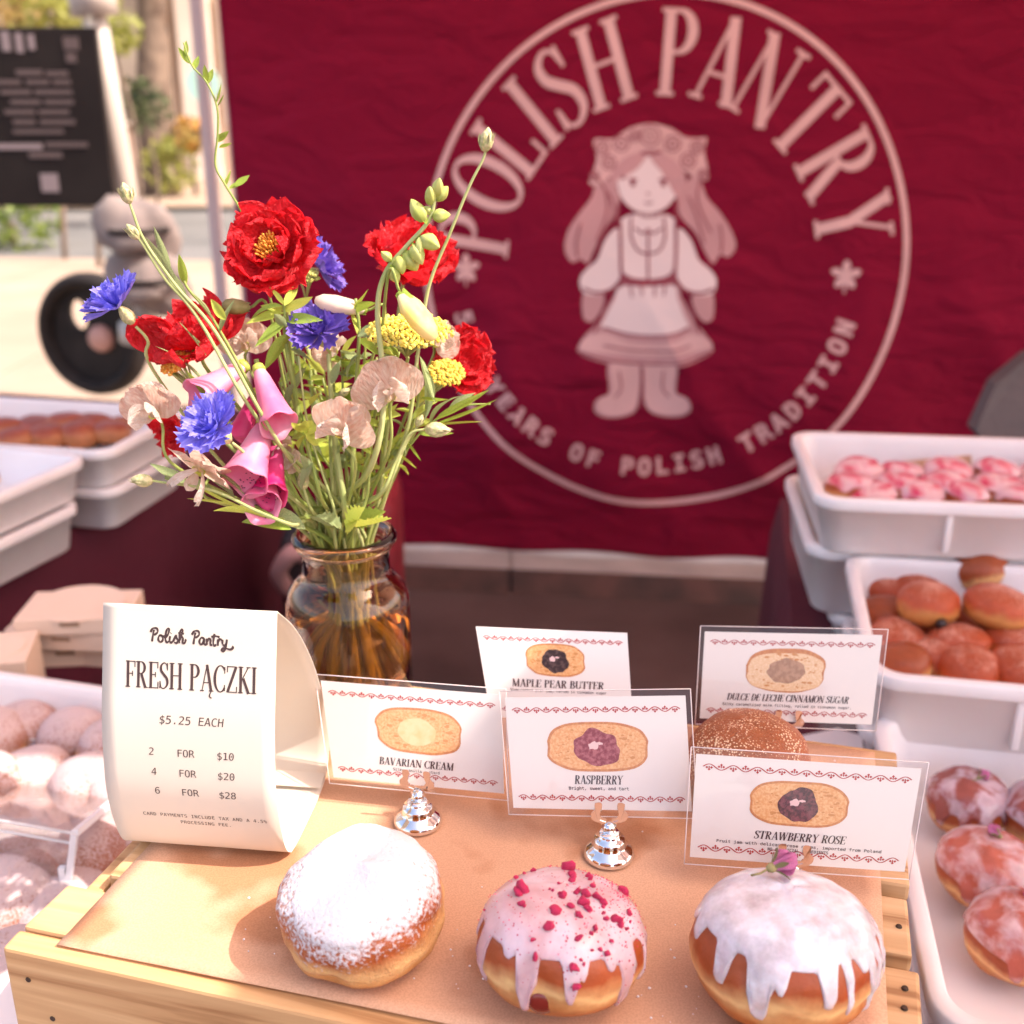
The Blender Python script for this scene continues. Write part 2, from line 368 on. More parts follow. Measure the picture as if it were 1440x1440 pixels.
def tree(x, y, h, r, lean, crown, label, seed, mt):
    t = thing('street_tree', (x, y, .05), label, 'tree', 'trees across the street')
    path = [V((x, y, 0)), V((x+lean*.3, y, h*.3)), V((x+lean*.6, y+.1, h*.62)), V((x+lean, y, h))]
    s = spline(path, 6); ms = tube(s, [r*(1.25-.75*i/(len(s)-1)) for i in range(len(s))], 10)
    for k in range(4):
        a = k*1.7+seed; b = s[12+k]
        ms = join(ms, tube(spline([b, b+V((math.cos(a)*.5, math.sin(a)*.3, .6)), b+V((math.cos(a)*1.3, math.sin(a)*.8, 1.5))], 4), [r*.4*(1-.08*i) for i in range(9)], 7))
    part('trunk', *ms, M_bark, t)
    part('crown', *leaf_cloud((x+lean, y, h+.5), crown, crown*.8, 1500, .28, seed), mt, t, False)
def ux(px, y): return PY(px, 250, y).x
tree(ux(222, 17.5), 17.5, 4.6, .26, .25, 1.9, 'thick dark trunked street tree right of the leaning white pole', 3, M_leafy)
tree(ux(178, 18.2), 18.2, 4.2, .16, -.35, 1.5, 'thin leaning street tree directly behind the white pole', 5, M_leafg)
tree(ux(20, 15.8), 15.8, 3.4, .17, -.3, 1.9, 'leafy green street tree above the black menu board', 9, M_leafg)
def shrub(px, py, y, r, label, mt, seed):
    p = PY(px, py, y); t = thing('shrub', (p.x, y, .05), label, 'shrub')
    part('foliage', *leaf_cloud((p.x, y, p.z), r, r*.9, 500, .12, seed), mt, t, False)
    part('stem', *tube([V((p.x, y, .03)), V((p.x, y, p.z))], .04, 6), M_bark, t)
for k_, (fx_, fy_, fd_, fr_) in enumerate(((70, 14, 9.5, .42), (20, 10, 10.0, .4), (150, 40, 12.5, .35), (188, 150, 13.5, .42))):
    p = PY(fx_, fy_, fd_); t = thing('shrub', (p.x, fd_, .05), ['bright green branch tip above the right end of the menu board', 'yellowish branch above the left end of the menu board', 'thin green twigs right behind the leaning pole top', 'dark green bush in the gap between pole and thick tree trunk'][k_], 'shrub')
    part('foliage', *leaf_cloud((p.x, fd_, p.z), fr_, fr_*.8, 420, .12, 20+k_), [M_leafg, mat('straw coloured leaves', (.5, .36, .14), .6, (.6, .46, .2), 3, thin=.3), M_leafg, mat('dark bush leaves', (.04, .06, .02), .6, (.09, .10, .03), 3)][k_], t, False)
    part('stem', *tube(spline([V((p.x+.1, fd_+.1, .03)), V((p.x+.15, fd_+.1, p.z*.5)), V((p.x, fd_, p.z))], 5), .025, 6), M_bark, t)
shrub(240, 232, 17, .42, 'round green shrub at the foot of the pink building', M_leafg, 11)
shrub(268, 190, 17.4, .30, 'small orange flowering shrub beside the tent leg', mat('orange blossom', (.6, .26, .06), .6, (.35, .3, .08), 4), 12)
shrub(15, 312, 11.5, .5, 'low dark green shrub just below the black menu board', M_leafy, 13)
sg = thing('round_sign', PY(285, 118, 12), 'small mint green round sign seen between the tent legs', 'sign')
part('disc', *xf(lathe([(0, 0), (.17, 0), (.17, .03), (0, .03)], 24), Matrix.Translation(PY(285, 118, 12)) @ Matrix.Rotation(R(90), 4, 'X')), mat('mint paint', (.42, .68, .56), .5), sg, False)
p_ = PY(285, 118, 12.05); part('post', *tube([V((p_.x, 12.06, 0)), V((p_.x, 12.06, p_.z))], .03, 8), M_frame, sg)

# ------------------------------------------------------------------ neighbour's menu board, leaning pole, weights, wheel
M_blk = mat('black painted board', (.014, .009, .008), .7, (.020, .014, .012), 5, spec=.2)
M_chalk = mat('grey board lettering', (.11, .075, .07), .8)
M_chalk2 = mat('pale board lettering', (.26, .20, .20), .8)
yb = 4.4; pbr = PY(164, 290, yb); ptl = PY(-60, 38, yb); ptr = PY(132, 38, yb)
mb_ = thing('menu_board', (pbr.x-.4, yb, pbr.z), 'black hanging menu board with rows of pale lettering at the top left', 'menu board')
X1 = (pbr.x+ptr.x)/2; X0 = X1-.82
part('board', *box(X0, X1, yb, yb+.03, pbr.z, ptr.z, .006), M_blk, mb_, False)
def bar(px0, py0, px1, py1, mt):
    a = PY(px0, py0, yb-.002); b = PY(px1, py1, yb-.002); q = box(a.x, b.x, yb-.004, yb-.002, b.z, a.z)
    part('lettering', *q, mt, mb_, False)
for (a, b, c, d, m_) in [(0, 44, 16, 72, 1), (20, 46, 34, 74, 1), (38, 48, 50, 70, 1), (88, 52, 112, 70, 0), (92, 74, 108, 88, 0),
    (22, 98, 60, 106, 0), (64, 100, 96, 107, 0), (-10, 112, 30, 119, 0), (36, 112, 70, 119, 0), (74, 112, 100, 119, 0), (0, 126, 44, 133, 0), (48, 126, 102, 133, 0),
    (14, 140, 58, 147, 0), (62, 140, 104, 147, 0), (6, 154, 50, 161, 0), (54, 154, 98, 161, 0), (18, 168, 50, 175, 0), (56, 168, 106, 175, 0), (18, 182, 90, 188, 0),
    (-6, 202, 60, 210, 1), (64, 200, 124, 207, 0), (40, 214, 88, 222, 0), (56, 244, 84, 270, 1)]:
    bar(a, b, c, d, M_chalk2 if m_ else M_chalk)
M_pole = mat('weathered white pole', (.52, .46, .40), .5, (.40, .35, .31), 3)
lp = thing('leaning_pole', PY(215, 430, 4.5), 'leaning off white pole with a white clamp just right of the menu board', 'pole')
part('shaft', *tube([PY(212, 470, 4.5), PY(100, -160, 4.5)], .045, 14), M_pole, lp)
part('clamp', *tube([PY(134, 22, 4.5), PY(124, -30, 4.5)], .085, 12), M_pole, lp)
part('foot', *tube([PY(212, 480, 4.5), PY(211, 455, 4.5)], .12, 14), M_pole, lp)
M_sand = mat('grey weight bag', (.26, .21, .19), .85, (.17, .13, .12), 6, .006, 20)
for nm, (x, y, r) in {'upper pale grey weight bag strapped to the leaning pole': (192, 322, .115), 'lower pale grey weight bag strapped to the leaning pole': (208, 392, .115)}.items():
    c = PY(x, y, 4.32); pr = [(0.01, -r*1.05)]+[(r*math.sin(math.pi*k/10)**.6*(1+.04*math.sin(k*2)), -r*1.05*math.cos(math.pi*k/10)) for k in range(1, 10)]+[(.01, r*1.05)]
    t = thing('weight_bag', c, nm, 'weight bag', 'weight bags on the pole')
    bv_, bf_ = lathe(pr, 32, c); bv_ = [c+(q-c)*(1+.6*noise.noise((q-c)*9+V((r*90, 0, 0)))) for q in bv_]; bv_ = [V((q.x+.25*(c.z-q.z), q.y, q.z)) for q in bv_]
    part('bag', bv_, bf_, M_sand, t)
    part('strap', *lathe([(r*1.06, -.010), (r*1.12, -.010), (r*1.12, .010), (r*1.06, .010)], 24, c, True), M_blk, t)
M_rub = mat('black rubber', (.014, .011, .011), .7, (.024, .019, .018), 8, .003, 40, spec=.2)
wc = PY(132, 470, 5.0); wh = thing('cart_wheel', (wc.x, 5.0, .08), 'large black wheel with a pinkish hub standing on the pale pavement', 'wheel')
MW = Matrix.Translation(wc) @ Matrix.Rotation(R(-18), 4, 'Z') @ Matrix.Rotation(R(90), 4, 'X')
rr = .275
part('tyre', *xf(lathe([(rr*.86+.036*math.cos(a), .06*math.sin(a)) for a in [k*2*math.pi/14 for k in range(14)]], 48, close=True), MW), M_rub, wh)
dz = []; df = []
for i in range(40):
    a = 2*math.pi*i/40
    for q in (0, 1):
        hx, hy = (-.060+.048*math.cos(a), .085+.066*math.sin(a)); ox, oy = (rr*.86*math.cos(a), rr*.86*math.sin(a))
        for k in range(2): dz.append(V((hx, hy, (-1 if q else 1)*.012)) if k == 0 else V((ox, oy, (-1 if q else 1)*.012)))
for i in range(40):
    j = (i+1) % 40; df += [(i*4, i*4+1, j*4+1, j*4), (i*4+2, j*4+2, j*4+3, i*4+3), (i*4, j*4, j*4+2, i*4+2)]
part('rim', *xf((dz, df), MW), M_rub, wh, False)
part('hub', *xf(lathe([(0, .05), (.05, .05), (.06, .03), (.06, -.03), (0, -.03)], 24, (.055, -.01, 0)), MW), mat('dusty pink hub', (.45, .24, .20), .5), wh)

# ------------------------------------------------------------------ the stall: tent legs, tent roof, added sun-blocking cloth
M_leg = mat('white enamel leg', (.62, .50, .48), .4)
M_legp = mat('pinkish tent leg', (.55, .36, .36), .4)
def tpole(px, py, y, w_, label, mt):
    b = PY(px, py, y); t = thing('tent_pole', (b.x, y, .08), label, 'tent pole', 'tent poles at the left of the banner')
    part('shaft', *box(b.x-w_/2, b.x+w_/2, y, y+w_, .08, 2.34, .003), mt, t, False)
    part('foot_plate', *box(b.x-w_*1.2, b.x+w_*1.2, y-w_*.8, y+w_*1.8, .078, .083), mt, t, False)
    part('inner_tube', *box(b.x-w_*.30, b.x+w_*.30, y-.004, y-.0005, .5, 1.5), M_leg, t, False)
tpole(300, 300, 3.62, .035, 'thinner white tent pole, left one of the two beside the banner', M_leg)
tpole(338, 250, 3.42, .05, 'thicker pinkish tent pole, right one touching the banner edge', M_legp)

M_can = mat('cream canopy cloth', (.90, .75, .70), .8, thin=.5)
def canopy(name, pts, z, label, slope=(0, 0)):
    t = thing(name, (pts[0][0], pts[0][1], z), label, 'canopy')
    top = [(x, y, z+x*slope[0]+y*slope[1]) for x, y in pts]; bot = [(a, b, c-.003) for a, b, c in top]; n = len(pts)
    part('cloth', top+bot, [tuple(range(n)), tuple(range(2*n-1, n-1, -1))]+[(i, n+i, n+(i+1) % n, (i+1) % n) for i in range(n)], M_can, t, False)
    return t
sh = V((SDIR.x/SDIR.z, SDIR.y/SDIR.z))*(2.3-.95)
edge = [(-.185, .33), (-.165, .42), (-.150, .50), (-.118, .57), (-.070, .68), (-.010, .82), (.03, .92), (.05, 1.2)]  # wanted shadow outline at crate height, carried up along the sun direction
canopy('sun_blocker', [(x+sh.x, y+sh.y) for x, y in edge]+[(4.5, 1.0), (4.5, -.2), (.85, -.2)], 2.30, 'cream side awning over the right of the stall, out of the picture')  # added unseen cloth, cut so that its shadow follows the outline above
canopy('tent_canopy', [(-1.05, .72), (4.6, .74), (4.6, 3.9), (-1.05, 3.9)], 2.36, 'cream tent roof over the banner and trays, out of the picture')

# ------------------------------------------------------------------ the banner
BO = V((.27, 3.24, 0)); BD = V((math.cos(R(6.3)), -math.sin(R(6.3)), 0)); BN = V((-math.sin(R(6.3)), -math.cos(R(6.3)), 0))
def wave(s, z):
    lowz = max(0, 1-z/1.3)
    q = .020*math.sin(s*2.3+.6*math.sin(z*2.1))+.045*lowz*fbm((s*1.3+z*.9, z*.8-s*.4, 3.1), 3)
    q += .050*lowz*noise.noise(V((s*4.5-z*2.2, z*1.3, 7.7)))+.012*noise.noise(V((s*2.2-z*1.6, z*.9+s*.4, 4.7)))+.006*noise.noise(V((s*3, z*6, 1.2)))
    q += .022*max(0, s-.6)*math.sin(s*9+z*3)
    q += .042*min(1, lowz*1.3+.12)*(1-abs(noise.noise(V((s*2.4+z*1.7, z*1.1-s*.9, 5.5)))))**2*.9
    return q*min(1, max(.12, (z-.02)/.35))
def BM(s, z, off=0.0): return BO+BD*s+V((0, 0, z))+BN*(wave(s, z)+off)
def BP(px, py):
    r = _ray(px, py); o = V((0, 0, CAM_Z)); t = (BO-o).dot(BN)/r.dot(BN); q = o+r*t-BO; return (q.dot(BD), q.z)
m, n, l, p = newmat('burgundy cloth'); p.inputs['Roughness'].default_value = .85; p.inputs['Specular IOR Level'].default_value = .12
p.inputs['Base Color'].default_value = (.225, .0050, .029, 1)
tc = n.new('ShaderNodeTexCoord'); mp = n.new('ShaderNodeMapping'); mp.inputs['Rotation'].default_value = (0, R(30), 0); mp.inputs['Scale'].default_value = (1, 1, 2.4)
l.new(tc.outputs['Object'], mp.inputs[0]); tx = n.new('ShaderNodeTexNoise'); tx.inputs['Scale'].default_value = 5; tx.inputs['Detail'].default_value = 5; tx.inputs['Distortion'].default_value = .8
l.new(mp.outputs[0], tx.inputs[0]); bu = n.new('ShaderNodeBump'); bu.inputs['Distance'].default_value = .036; bu.inputs['Strength'].default_value = .8
l.new(tx.outputs[0], bu.inputs['Height']); l.new(bu.outputs[0], p.inputs['Normal'])
M_banner = m
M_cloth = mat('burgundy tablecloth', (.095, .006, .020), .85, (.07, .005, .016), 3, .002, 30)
s0 = BP(322, 200)[0]; s1 = 2.6; z0 = .088; z1 = 2.2; nx = 220; nz = 140
vs = []; fs = []
for j in range(nz+1):
    for i in range(nx+1):
        vs.append(BM(s0+(s1-s0)*i/nx, z0+.006*math.sin(i*.23)+(z1-z0)*j/nz))
for j in range(nz):
    for i in range(nx):
        a = j*(nx+1)+i; fs.append((a, a+1, a+nx+2, a+nx+1))
bn = thing('banner', BM(s0, z0), 'burgundy cloth banner with a round pale logo, hanging behind the stall', 'banner')
bc = part('cloth', vs, fs, M_banner, bn)
so = bc.modifiers.new('thickness', 'SOLIDIFY'); so.thickness = .0012; so.offset = 1
M_ink = mat('pale pink banner print', (.82, .50, .48), .85, (.72, .42, .40), 3, spec=.15)
M_ink2 = mat('mid pink banner print', (.62, .32, .32), .85)
M_ink3 = mat('light face banner print', (.90, .70, .68), .8)
M_line = mat('dark line banner print', (.32, .06, .085), .85)
L_, R__, B_ = BP(597, 350), BP(1275, 350), BP(935, 707)
T__ = BP(935, -12); cs = (L_[0]+R__[0])/2; RAD = (R__[0]-L_[0])/2; KZ = (T__[1]-B_[1])/2/RAD; cz = B_[1]+RAD*KZ
ring = strip([(cs+RAD*.994*math.sin(2*math.pi*i/120), cz+RAD*KZ*.994*math.cos(2*math.pi*i/120)) for i in range(121)], RAD*.024)
def bmap(x, y, o): return BM(x, y, o)
mapped('logo_ring', ring, bmap, M_ink, bn, .0036)
PXU = RAD/349.0       # one survey pixel on the banner, in metres
lets = 'POLISHPANTRY'; angs = [-81.5, -66.5, -54, -43, -32.5, -18.5, 2.5, 15.5, 29.5, 44.8, 60, 76.3]
for ch, a in zip(lets, angs):
    ms, wd = serif(ch, 1.0, .76, wmul=1.12)
    a = R(a); h = .305*RAD; r0 = .638*RAD
    def f(x, y, o, a=a): 
        u = x*h; v = r0+y*h
        return BM(cs+u*math.cos(a)+v*math.sin(a), cz+(-u*math.sin(a)+v*math.cos(a))*KZ, o)
    mapped('letter', ms, f, M_ink, bn, .0036, .00012)
txt = '500 YEARS OF POLISH TRADITION'
for i, ch in enumerate(txt):
    if ch == ' ': continue
    ms = text2d('O' if ch == '0' else ch, 1.0, .028); a = R(-74.5+i*149/28.0); h = .136*RAD; r0 = .868*RAD
    def f(x, y, o, a=a):
        u = x*h; v = r0-y*h
        return BM(cs-.028*RAD+u*math.cos(a)+v*math.sin(a), cz+(u*math.sin(a)-v*math.cos(a))*KZ, o)
    mapped('letter', ms, f, M_ink, bn, .0036)
def star(cx, cy, s):
    out = []
    for k in range(5):
        a = math.pi/2+k*2*math.pi/5
        d = (math.cos(a), math.sin(a)); e = (-d[1], d[0])
        out.append(smoothpoly([(cx, cy), (cx+d[0]*s*.6+e[0]*s*.27, cy+d[1]*s*.6+e[1]*s*.27), (cx+d[0]*s, cy+d[1]*s), (cx+d[0]*s*.6-e[0]*s*.27, cy+d[1]*s*.6-e[1]*s*.27)], 2))
    out.append([(cx-s*.12, cy), (cx+s*.12, cy), (cx+s*.05, cy-s*1.2), (cx-s*.05, cy-s*1.2)])
    return out
for a in (-90, 90):
    x = cs+math.copysign(.79*RAD, a)-.03*RAD; z = cz-.02*RAD
    mapped('logo_flower', polys(star(x, z, 22*PXU)), bmap, M_ink, bn, .0036)
# the girl in folk dress; points in survey coordinates of the crop (x/3.2+780, y/3.2+150)
def GP(pts, sm=True):
    q = [BP(780+x/3.2, 150+y/3.2) for x, y in pts]
    return smoothpoly(q, 3) if sm else q
def mir(pts, c=430): return [(2*c-x, y) for x, y in pts][::-1]
hair = [(200, 300), (170, 400), (110, 480), (60, 560), (48, 640), (80, 695), (120, 680), (150, 700), (180, 640), (220, 560), (280, 480), (290, 380)]
hairR = [(640, 300), (680, 400), (740, 470), (790, 550), (812, 620), (780, 670), (740, 660), (710, 700), (670, 640), (630, 560), (560, 480), (560, 380)]
crown = [(175, 150), (235, 145), (270, 140), (340, 95), (430, 75), (520, 95), (585, 135), (640, 140), (682, 140), (672, 200), (690, 300), (675, 330), (620, 310), (560, 270), (500, 215), (430, 195), (370, 215), (310, 260), (240, 320), (200, 350), (155, 340), (190, 240)]
face = [(430, 200), (370, 250), (290, 320), (288, 370), (310, 420), (360, 462), (420, 475), (480, 462), (530, 420), (552, 370), (548, 320), (490, 250)]
bangL = [(420, 200), (340, 215), (280, 260), (250, 320), (262, 400), (285, 420), (285, 330), (330, 305), (380, 270)]
sleeve = [(270, 545), (225, 600), (195, 680), (150, 720), (115, 770), (130, 830), (190, 840), (260, 820), (295, 770), (300, 690), (295, 560)]
hand = [(135, 830), (125, 900), (135, 950), (170, 960), (205, 920), (225, 860), (210, 830)]
bodice = [(300, 500), (295, 640), (310, 740), (350, 775), (420, 785), (490, 775), (530, 730), (545, 640), (540, 500), (430, 480)]
vest = [(350, 490), (345, 580), (370, 640), (420, 660), (470, 640), (495, 580), (490, 490), (420, 480)]
belt = [(300, 740), (305, 790), (420, 800), (540, 785), (540, 735), (490, 760), (420, 768), (350, 762)]
skirt = [(310, 790), (260, 860), (190, 970), (140, 1020), (105, 1090), (180, 1130), (300, 1160), (430, 1165), (560, 1160), (650, 1130), (712, 1085), (670, 1010), (630, 960), (570, 850), (530, 785)]
apron = [(310, 800), (270, 860), (230, 940), (215, 985), (330, 1015), (430, 1020), (530, 1010), (600, 985), (580, 930), (550, 850), (525, 795)]
hem = [(140, 1030), (230, 1010), (330, 1050), (430, 1060), (540, 1050), (610, 1015), (690, 1040), (700, 1075), (600, 1095), (430, 1115), (250, 1100), (120, 1085)]
bootL = [(240, 1150), (245, 1280), (190, 1310), (180, 1360), (230, 1390), (320, 1385), (375, 1340), (385, 1160), (320, 1155)]
bootR = mir(bootL, 395); 
g = []
mapped('logo_figure', polys([GP(hair), GP(hairR)], .03), bmap, M_ink2, bn, .0020)
mapped('logo_figure', polys([GP(hand), GP(mir(hand, 420)), GP(bootL), GP(bootR), GP(skirt)], .03), bmap, M_ink2, bn, .0023, .0001)
mapped('logo_figure', polys([GP([(x+(12 if x < 300 else -6), y-8) for x, y in bootL]), GP([(x-8, y-8) for x, y in bootR])], .03), bmap, M_ink, bn, .0031, .0001)
mapped('logo_figure', polys([GP(sleeve), GP(mir(sleeve, 420)), GP(bodice), GP(apron)], .03), bmap, M_ink3, bn, .0032, .0001)
mapped('logo_figure', polys([GP(crown)], .03), bmap, M_ink, bn, .0032, .0001)
mapped('logo_figure', polys([GP(vest), GP(face)], .03), bmap, M_ink3, bn, .0042, .0001)
mapped('logo_figure', polys([GP(hem)], .03), bmap, M_ink, bn, .0038)
mapped('logo_figure', polys([GP(bangL), GP(mir(bangL, 420))], .03), bmap, M_ink2, bn, .0046, .0001)
mapped('logo_figure', polys([GP(belt)], .03), bmap, M_line, bn, .0048)
def gl(pts, w_=7): 
    q = [BP(780+x/3.2, 150+y/3.2) for x, y in pts]; s = spline([V((a, b, 0)) for a, b in q], 4); return strip([(v.x, v.y) for v in s], w_/3.2*PXU)
lines = [gl([(180, 300), (230, 380), (235, 480), (190, 600)]), gl([(240, 380), (270, 470), (220, 560)]), gl([(655, 320), (640, 420), (700, 560)]), gl([(600, 400), (640, 500), (670, 610)]),
    gl([(120, 520), (100, 600), (105, 670)]), gl([(740, 520), (750, 600), (745, 650)]), gl([(390, 205), (430, 212), (480, 200)], 12), gl([(290, 430), (285, 500), (300, 520)], 12), gl([(550, 430), (545, 500), (545, 520)], 12),
    gl([(345, 490), (345, 580), (375, 640), (420, 655), (470, 640), (495, 580), (490, 490)], 10), gl([(420, 560), (420, 780)], 10), gl([(360, 540), (400, 565), (420, 545), (440, 565), (485, 540)], 9), gl([(385, 485), (420, 490), (470, 485)], 9),
    gl([(295, 520), (298, 640), (300, 740)], 14), gl([(545, 520), (545, 640), (540, 740)], 14), gl([(130, 810), (190, 830), (255, 815), (300, 770)], 12), gl([(715, 810), (650, 830), (585, 815), (545, 770)], 12),
    gl([(220, 985), (330, 1015), (430, 1022), (540, 1012), (600, 985)], 10), gl([(110, 1095), (250, 1135), (430, 1150), (580, 1140), (700, 1095)], 10), gl([(220, 1065), (330, 1085), (430, 1090), (540, 1085), (610, 1065)], 8),
    gl([(240, 850), (215, 930), (180, 1010)], 9), gl([(600, 850), (620, 930), (650, 1010)], 9), gl([(340, 800), (350, 850)], 8), gl([(390, 800), (395, 840)], 8), gl([(450, 800), (448, 845)], 8), gl([(495, 795), (490, 840)], 8),
    gl([(393, 1170), (395, 1260), (392, 1345)], 14), gl([(290, 1180), (300, 1260), (270, 1300)], 7), gl([(490, 1180), (485, 1260), (515, 1300)], 7),
    gl([(300, 320), (320, 315)], 12), gl([(335, 330), (350, 322), (372, 330)], 9), gl([(468, 330), (485, 322), (505, 330)], 9), gl([(405, 425), (420, 432), (440, 425)], 7), gl([(412, 385), (420, 390), (428, 385)], 6)]
for cx, cy, r in [(215, 185, 30), (300, 165, 34), (430, 130, 44), (530, 165, 34), (640, 180, 28), (245, 250, 30), (600, 240, 32), (360, 130, 24), (180, 310, 20), (665, 300, 20)]:
    lines.append(gl([(cx+r*math.cos(a), cy+r*math.sin(a)) for a in [k*math.pi/4 for k in range(9)]], 6)); lines.append(gl([(cx+r*.45*math.cos(a), cy+r*.45*math.sin(a)) for a in [k*math.pi/3 for k in range(7)]], 5))
mapped('logo_lines', join(*lines), bmap, M_line, bn, .0053)
eyes = [GP([(x+12*math.cos(a), 342+17*math.sin(a)) for a in [k*math.pi/4 for k in range(8)]], False) for x in (352, 488)]
mapped('logo_lines', polys(eyes), bmap, M_line, bn, .0055)

# ------------------------------------------------------------------ tables under burgundy cloth
def draped(name, pts, z, h, label, loc):
    """cloth over a table: flat top and a rippled skirt"""
    t = thing(name, loc, label, 'table'); n = len(pts); dense = []
    for i in range(n):
        a = V(pts[i]); b = V(pts[(i+1) % n]); k = max(2, int((b-a).length/.03))
        for q in range(k): dense.append((a.lerp(b, q/k), (b-a).normalized()))
    N = len(dense); rows = 8; vs = []; fs = []
    cen = sum((V(p) for p in pts), V((0, 0)))/n
    for r_ in range(rows+1):
        for i, (p, d) in enumerate(dense):
            nrm = V((d.y, -d.x)); 
            if nrm.dot(p-cen) < 0: nrm = -nrm
            q = r_/rows; amp = .028*q*(.5+.5*math.sin(i*.52+2*math.sin(i*.11)))+.01*min(1, q*8)
            zz = z-h*q if r_ else z
            vs.append((p.x+nrm.x*amp, p.y+nrm.y*amp, zz))
    for r_ in range(rows):
        for i in range(N):
            j = (i+1) % N; fs.append((r_*N+i, r_*N+j, (r_+1)*N+j, (r_+1)*N+i))
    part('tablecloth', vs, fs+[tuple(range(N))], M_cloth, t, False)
    for (x, y) in pts:
        q = V((x, y)).lerp(cen, .12); part('leg', *tube([V((q.x, q.y, 0)), V((q.x, q.y, z-.03))], .014, 8), M_blk, t)
    return t
ZT = .70
draped('front_table', [(-1.25, -.05), (1.2, -.35), (1.26, 1.02), (.36, 1.20), (-.92, 1.14), (-1.25, 1.1)], ZT, .64, 'long front table under a burgundy cloth carrying the wooden crate', (0, .5, 0))
draped('left_table', [(-1.9, 1.18), (-.955, 1.16), (-.545, 2.62), (-1.5, 2.86)], ZT-.002, .66, 'left side table under burgundy cloth beneath the pastry trays', (-1.2, 1.9, 0))
draped('right_table', [(.352, 1.225), (1.3, 1.05), (1.45, 1.86), (.50, 2.0)], ZT-.001, .55, 'right side table under burgundy cloth beneath the stacked trays', (.9, 1.6, 0))
lg = thing('stand_leg', (.50, 1.95, 0), 'black metal stand leg poking out left of the right trays', 'stand leg')
part('leg', *tube([PY(1182, 815, 1.98), PY(1128, 862, 1.9)], .013, 10), M_rub, lg); part('foot_cap', *tube([PY(1134, 857, 1.9), PY(1125, 866, 1.895)], .02, 10), M_rub, lg)

# grey padded thing at the right edge, dark and red stand-in for an unidentified shape behind the vase
gb = PY(1425, 580, 2.4); t = thing('camping_chair', (gb.x, 2.4, 0), 'dark grey folding chair back leaning behind the top right tray', 'chair')
q = [PY(1372, 606, 2.35), PY(1402, 540, 2.4), PY(1450, 500, 2.45), PY(1560, 470, 2.5), PY(1560, 640, 2.35), PY(1400, 640, 2.3)]
M_grey = mat('dark grey fabric', (.085, .07, .075), .8, (.11, .09, .095), 6, .003, 40)
part('back', q+[V(v)+V((0, .05, 0)) for v in q], [tuple(range(6))[::-1], tuple(range(6, 12))]+[(i, (i+1) % 6, 6+(i+1) % 6, 6+i) for i in range(6)], M_grey, t, False)
part('seat', *box(gb.x-.1, gb.x+.45, 2.1, 2.5, .5, .55, .01), M_grey, t)
part('frame', *join(*[tube([V((gb.x+a, b, 0)), V((gb.x+a*.9, b, .52))], .012, 8) for a in (-.08, .42) for b in (2.12, 2.48)], tube([V((gb.x+.1, 2.49, .5)), V((gb.x+.1, 2.46, 1.1))], .012, 8)), M_rub, t)
bgp = PY(470, 860, 2.2); t = thing('bag', (bgp.x, 2.2, 0), 'black bag with a red side panel standing behind the flower vase', 'bag')
a = PY(392, 745, 2.2); b = PY(520, 745, 2.2)
bm = bmesh.new()
v, f = box(a.x, b.x, 2.15, 2.42, 0, a.z, .04); part('body', v, f, mat('black nylon', (.02, .016, .018), .6, (.03, .024, .026), 7, .004, 25), t)
c = PY(556, 690, 2.2); v, f = box(b.x-.02, c.x, 2.13, 2.36, 0, c.z, .03); part('side_panel', v, f, mat('red nylon', (.28, .012, .025), .6, (.2, .01, .02), 7), t)
part('pink_loop', *tube(spline([PY(405, 830, 2.14), PY(392, 805, 2.1), PY(410, 778, 2.08), PY(430, 782, 2.12)], 5), .018, 8), mat('pinkish loop', (.5, .26, .24), .7), t)
# ================================================================== WOODEN CRATE, KRAFT PAPER
ZC = .95
CO = V((-.2856, .5201, 0)); CU = V((math.cos(R(-15.3)), math.sin(R(-15.3)), 0)); CV = V((-CU.y, CU.x, 0))
def CP(u, v, z): return CO+CU*u+CV*v+V((0, 0, z))
CM = Matrix.Translation(CO) @ Matrix.Rotation(R(-15.3), 4, 'Z')
W1 = woodmat('pine board', (.34, .16, .06), (.68, .42, .20), (.54, .30, .13))
W2 = woodmat('pine slat', (.34, .17, .07), (.66, .42, .22), (.54, .32, .15))
cr = bpy.data.objects.new('wooden_crate', None); COL.objects.link(cr); cr.matrix_basis = CM @ Matrix.Translation(V((0, 0, ZT)))
tag(cr, 'upturned pine crate of rough boards carrying the kraft paper and doughnuts', 'crate')
def cpart(name, ms, mt, parent=cr):
    o = part(name, *ms, mt, None, False); o.parent = parent; return o
def cbox(name, u0, u1, v0, v1, z0, z1, mt, b=.0022):
    o = cpart(name, box(u0, u1, v0, v1, z0-ZT, z1-ZT, b), mt)
    for v in o.data.vertices:
        v.co += V((noise.noise(v.co*23), noise.noise(v.co*23+V((5, 0, 0))), noise.noise(v.co*31+V((0, 9, 0)))))*.0011
    return o
cbox('front_board', -.002, .497, -.001, .014, .862, ZC-.0012, W1)
cbox('front_board', -.002, .497, -.001, .014, .752, .853, W1)
cbox('back_board', .0, .494, .334, .348, .862, ZC-.013, W1)
cbox('back_board', .0, .494, .334, .348, .752, .853, W1)
for u in (.016, .476):
    cbox('corner_post', u, u+.016, .016, .04, ZT+.001, ZC-.014, W2); cbox('corner_post', u, u+.016, .308, .332, ZT+.001, ZC-.014, W2)
cbox('side_board', .002, .014, .0165, .332, .862, ZC-.013, W1); cbox('side_board', .481, .493, .0165, .332, .862, ZC-.013, W1)
for u0, u1, v0, v1 in ((-.001, .494, .0162, .0565), (.018, .496, .071, .116), (.004, .493, .127, .177), (.007, .495, .190, .236), (.003, .492, .247, .292), (.004, .494, .303, .347)):
    o = cbox('slat', u0, u1, v0, v1, ZC-.0125, ZC+random.uniform(-.0009, .0001), W2)
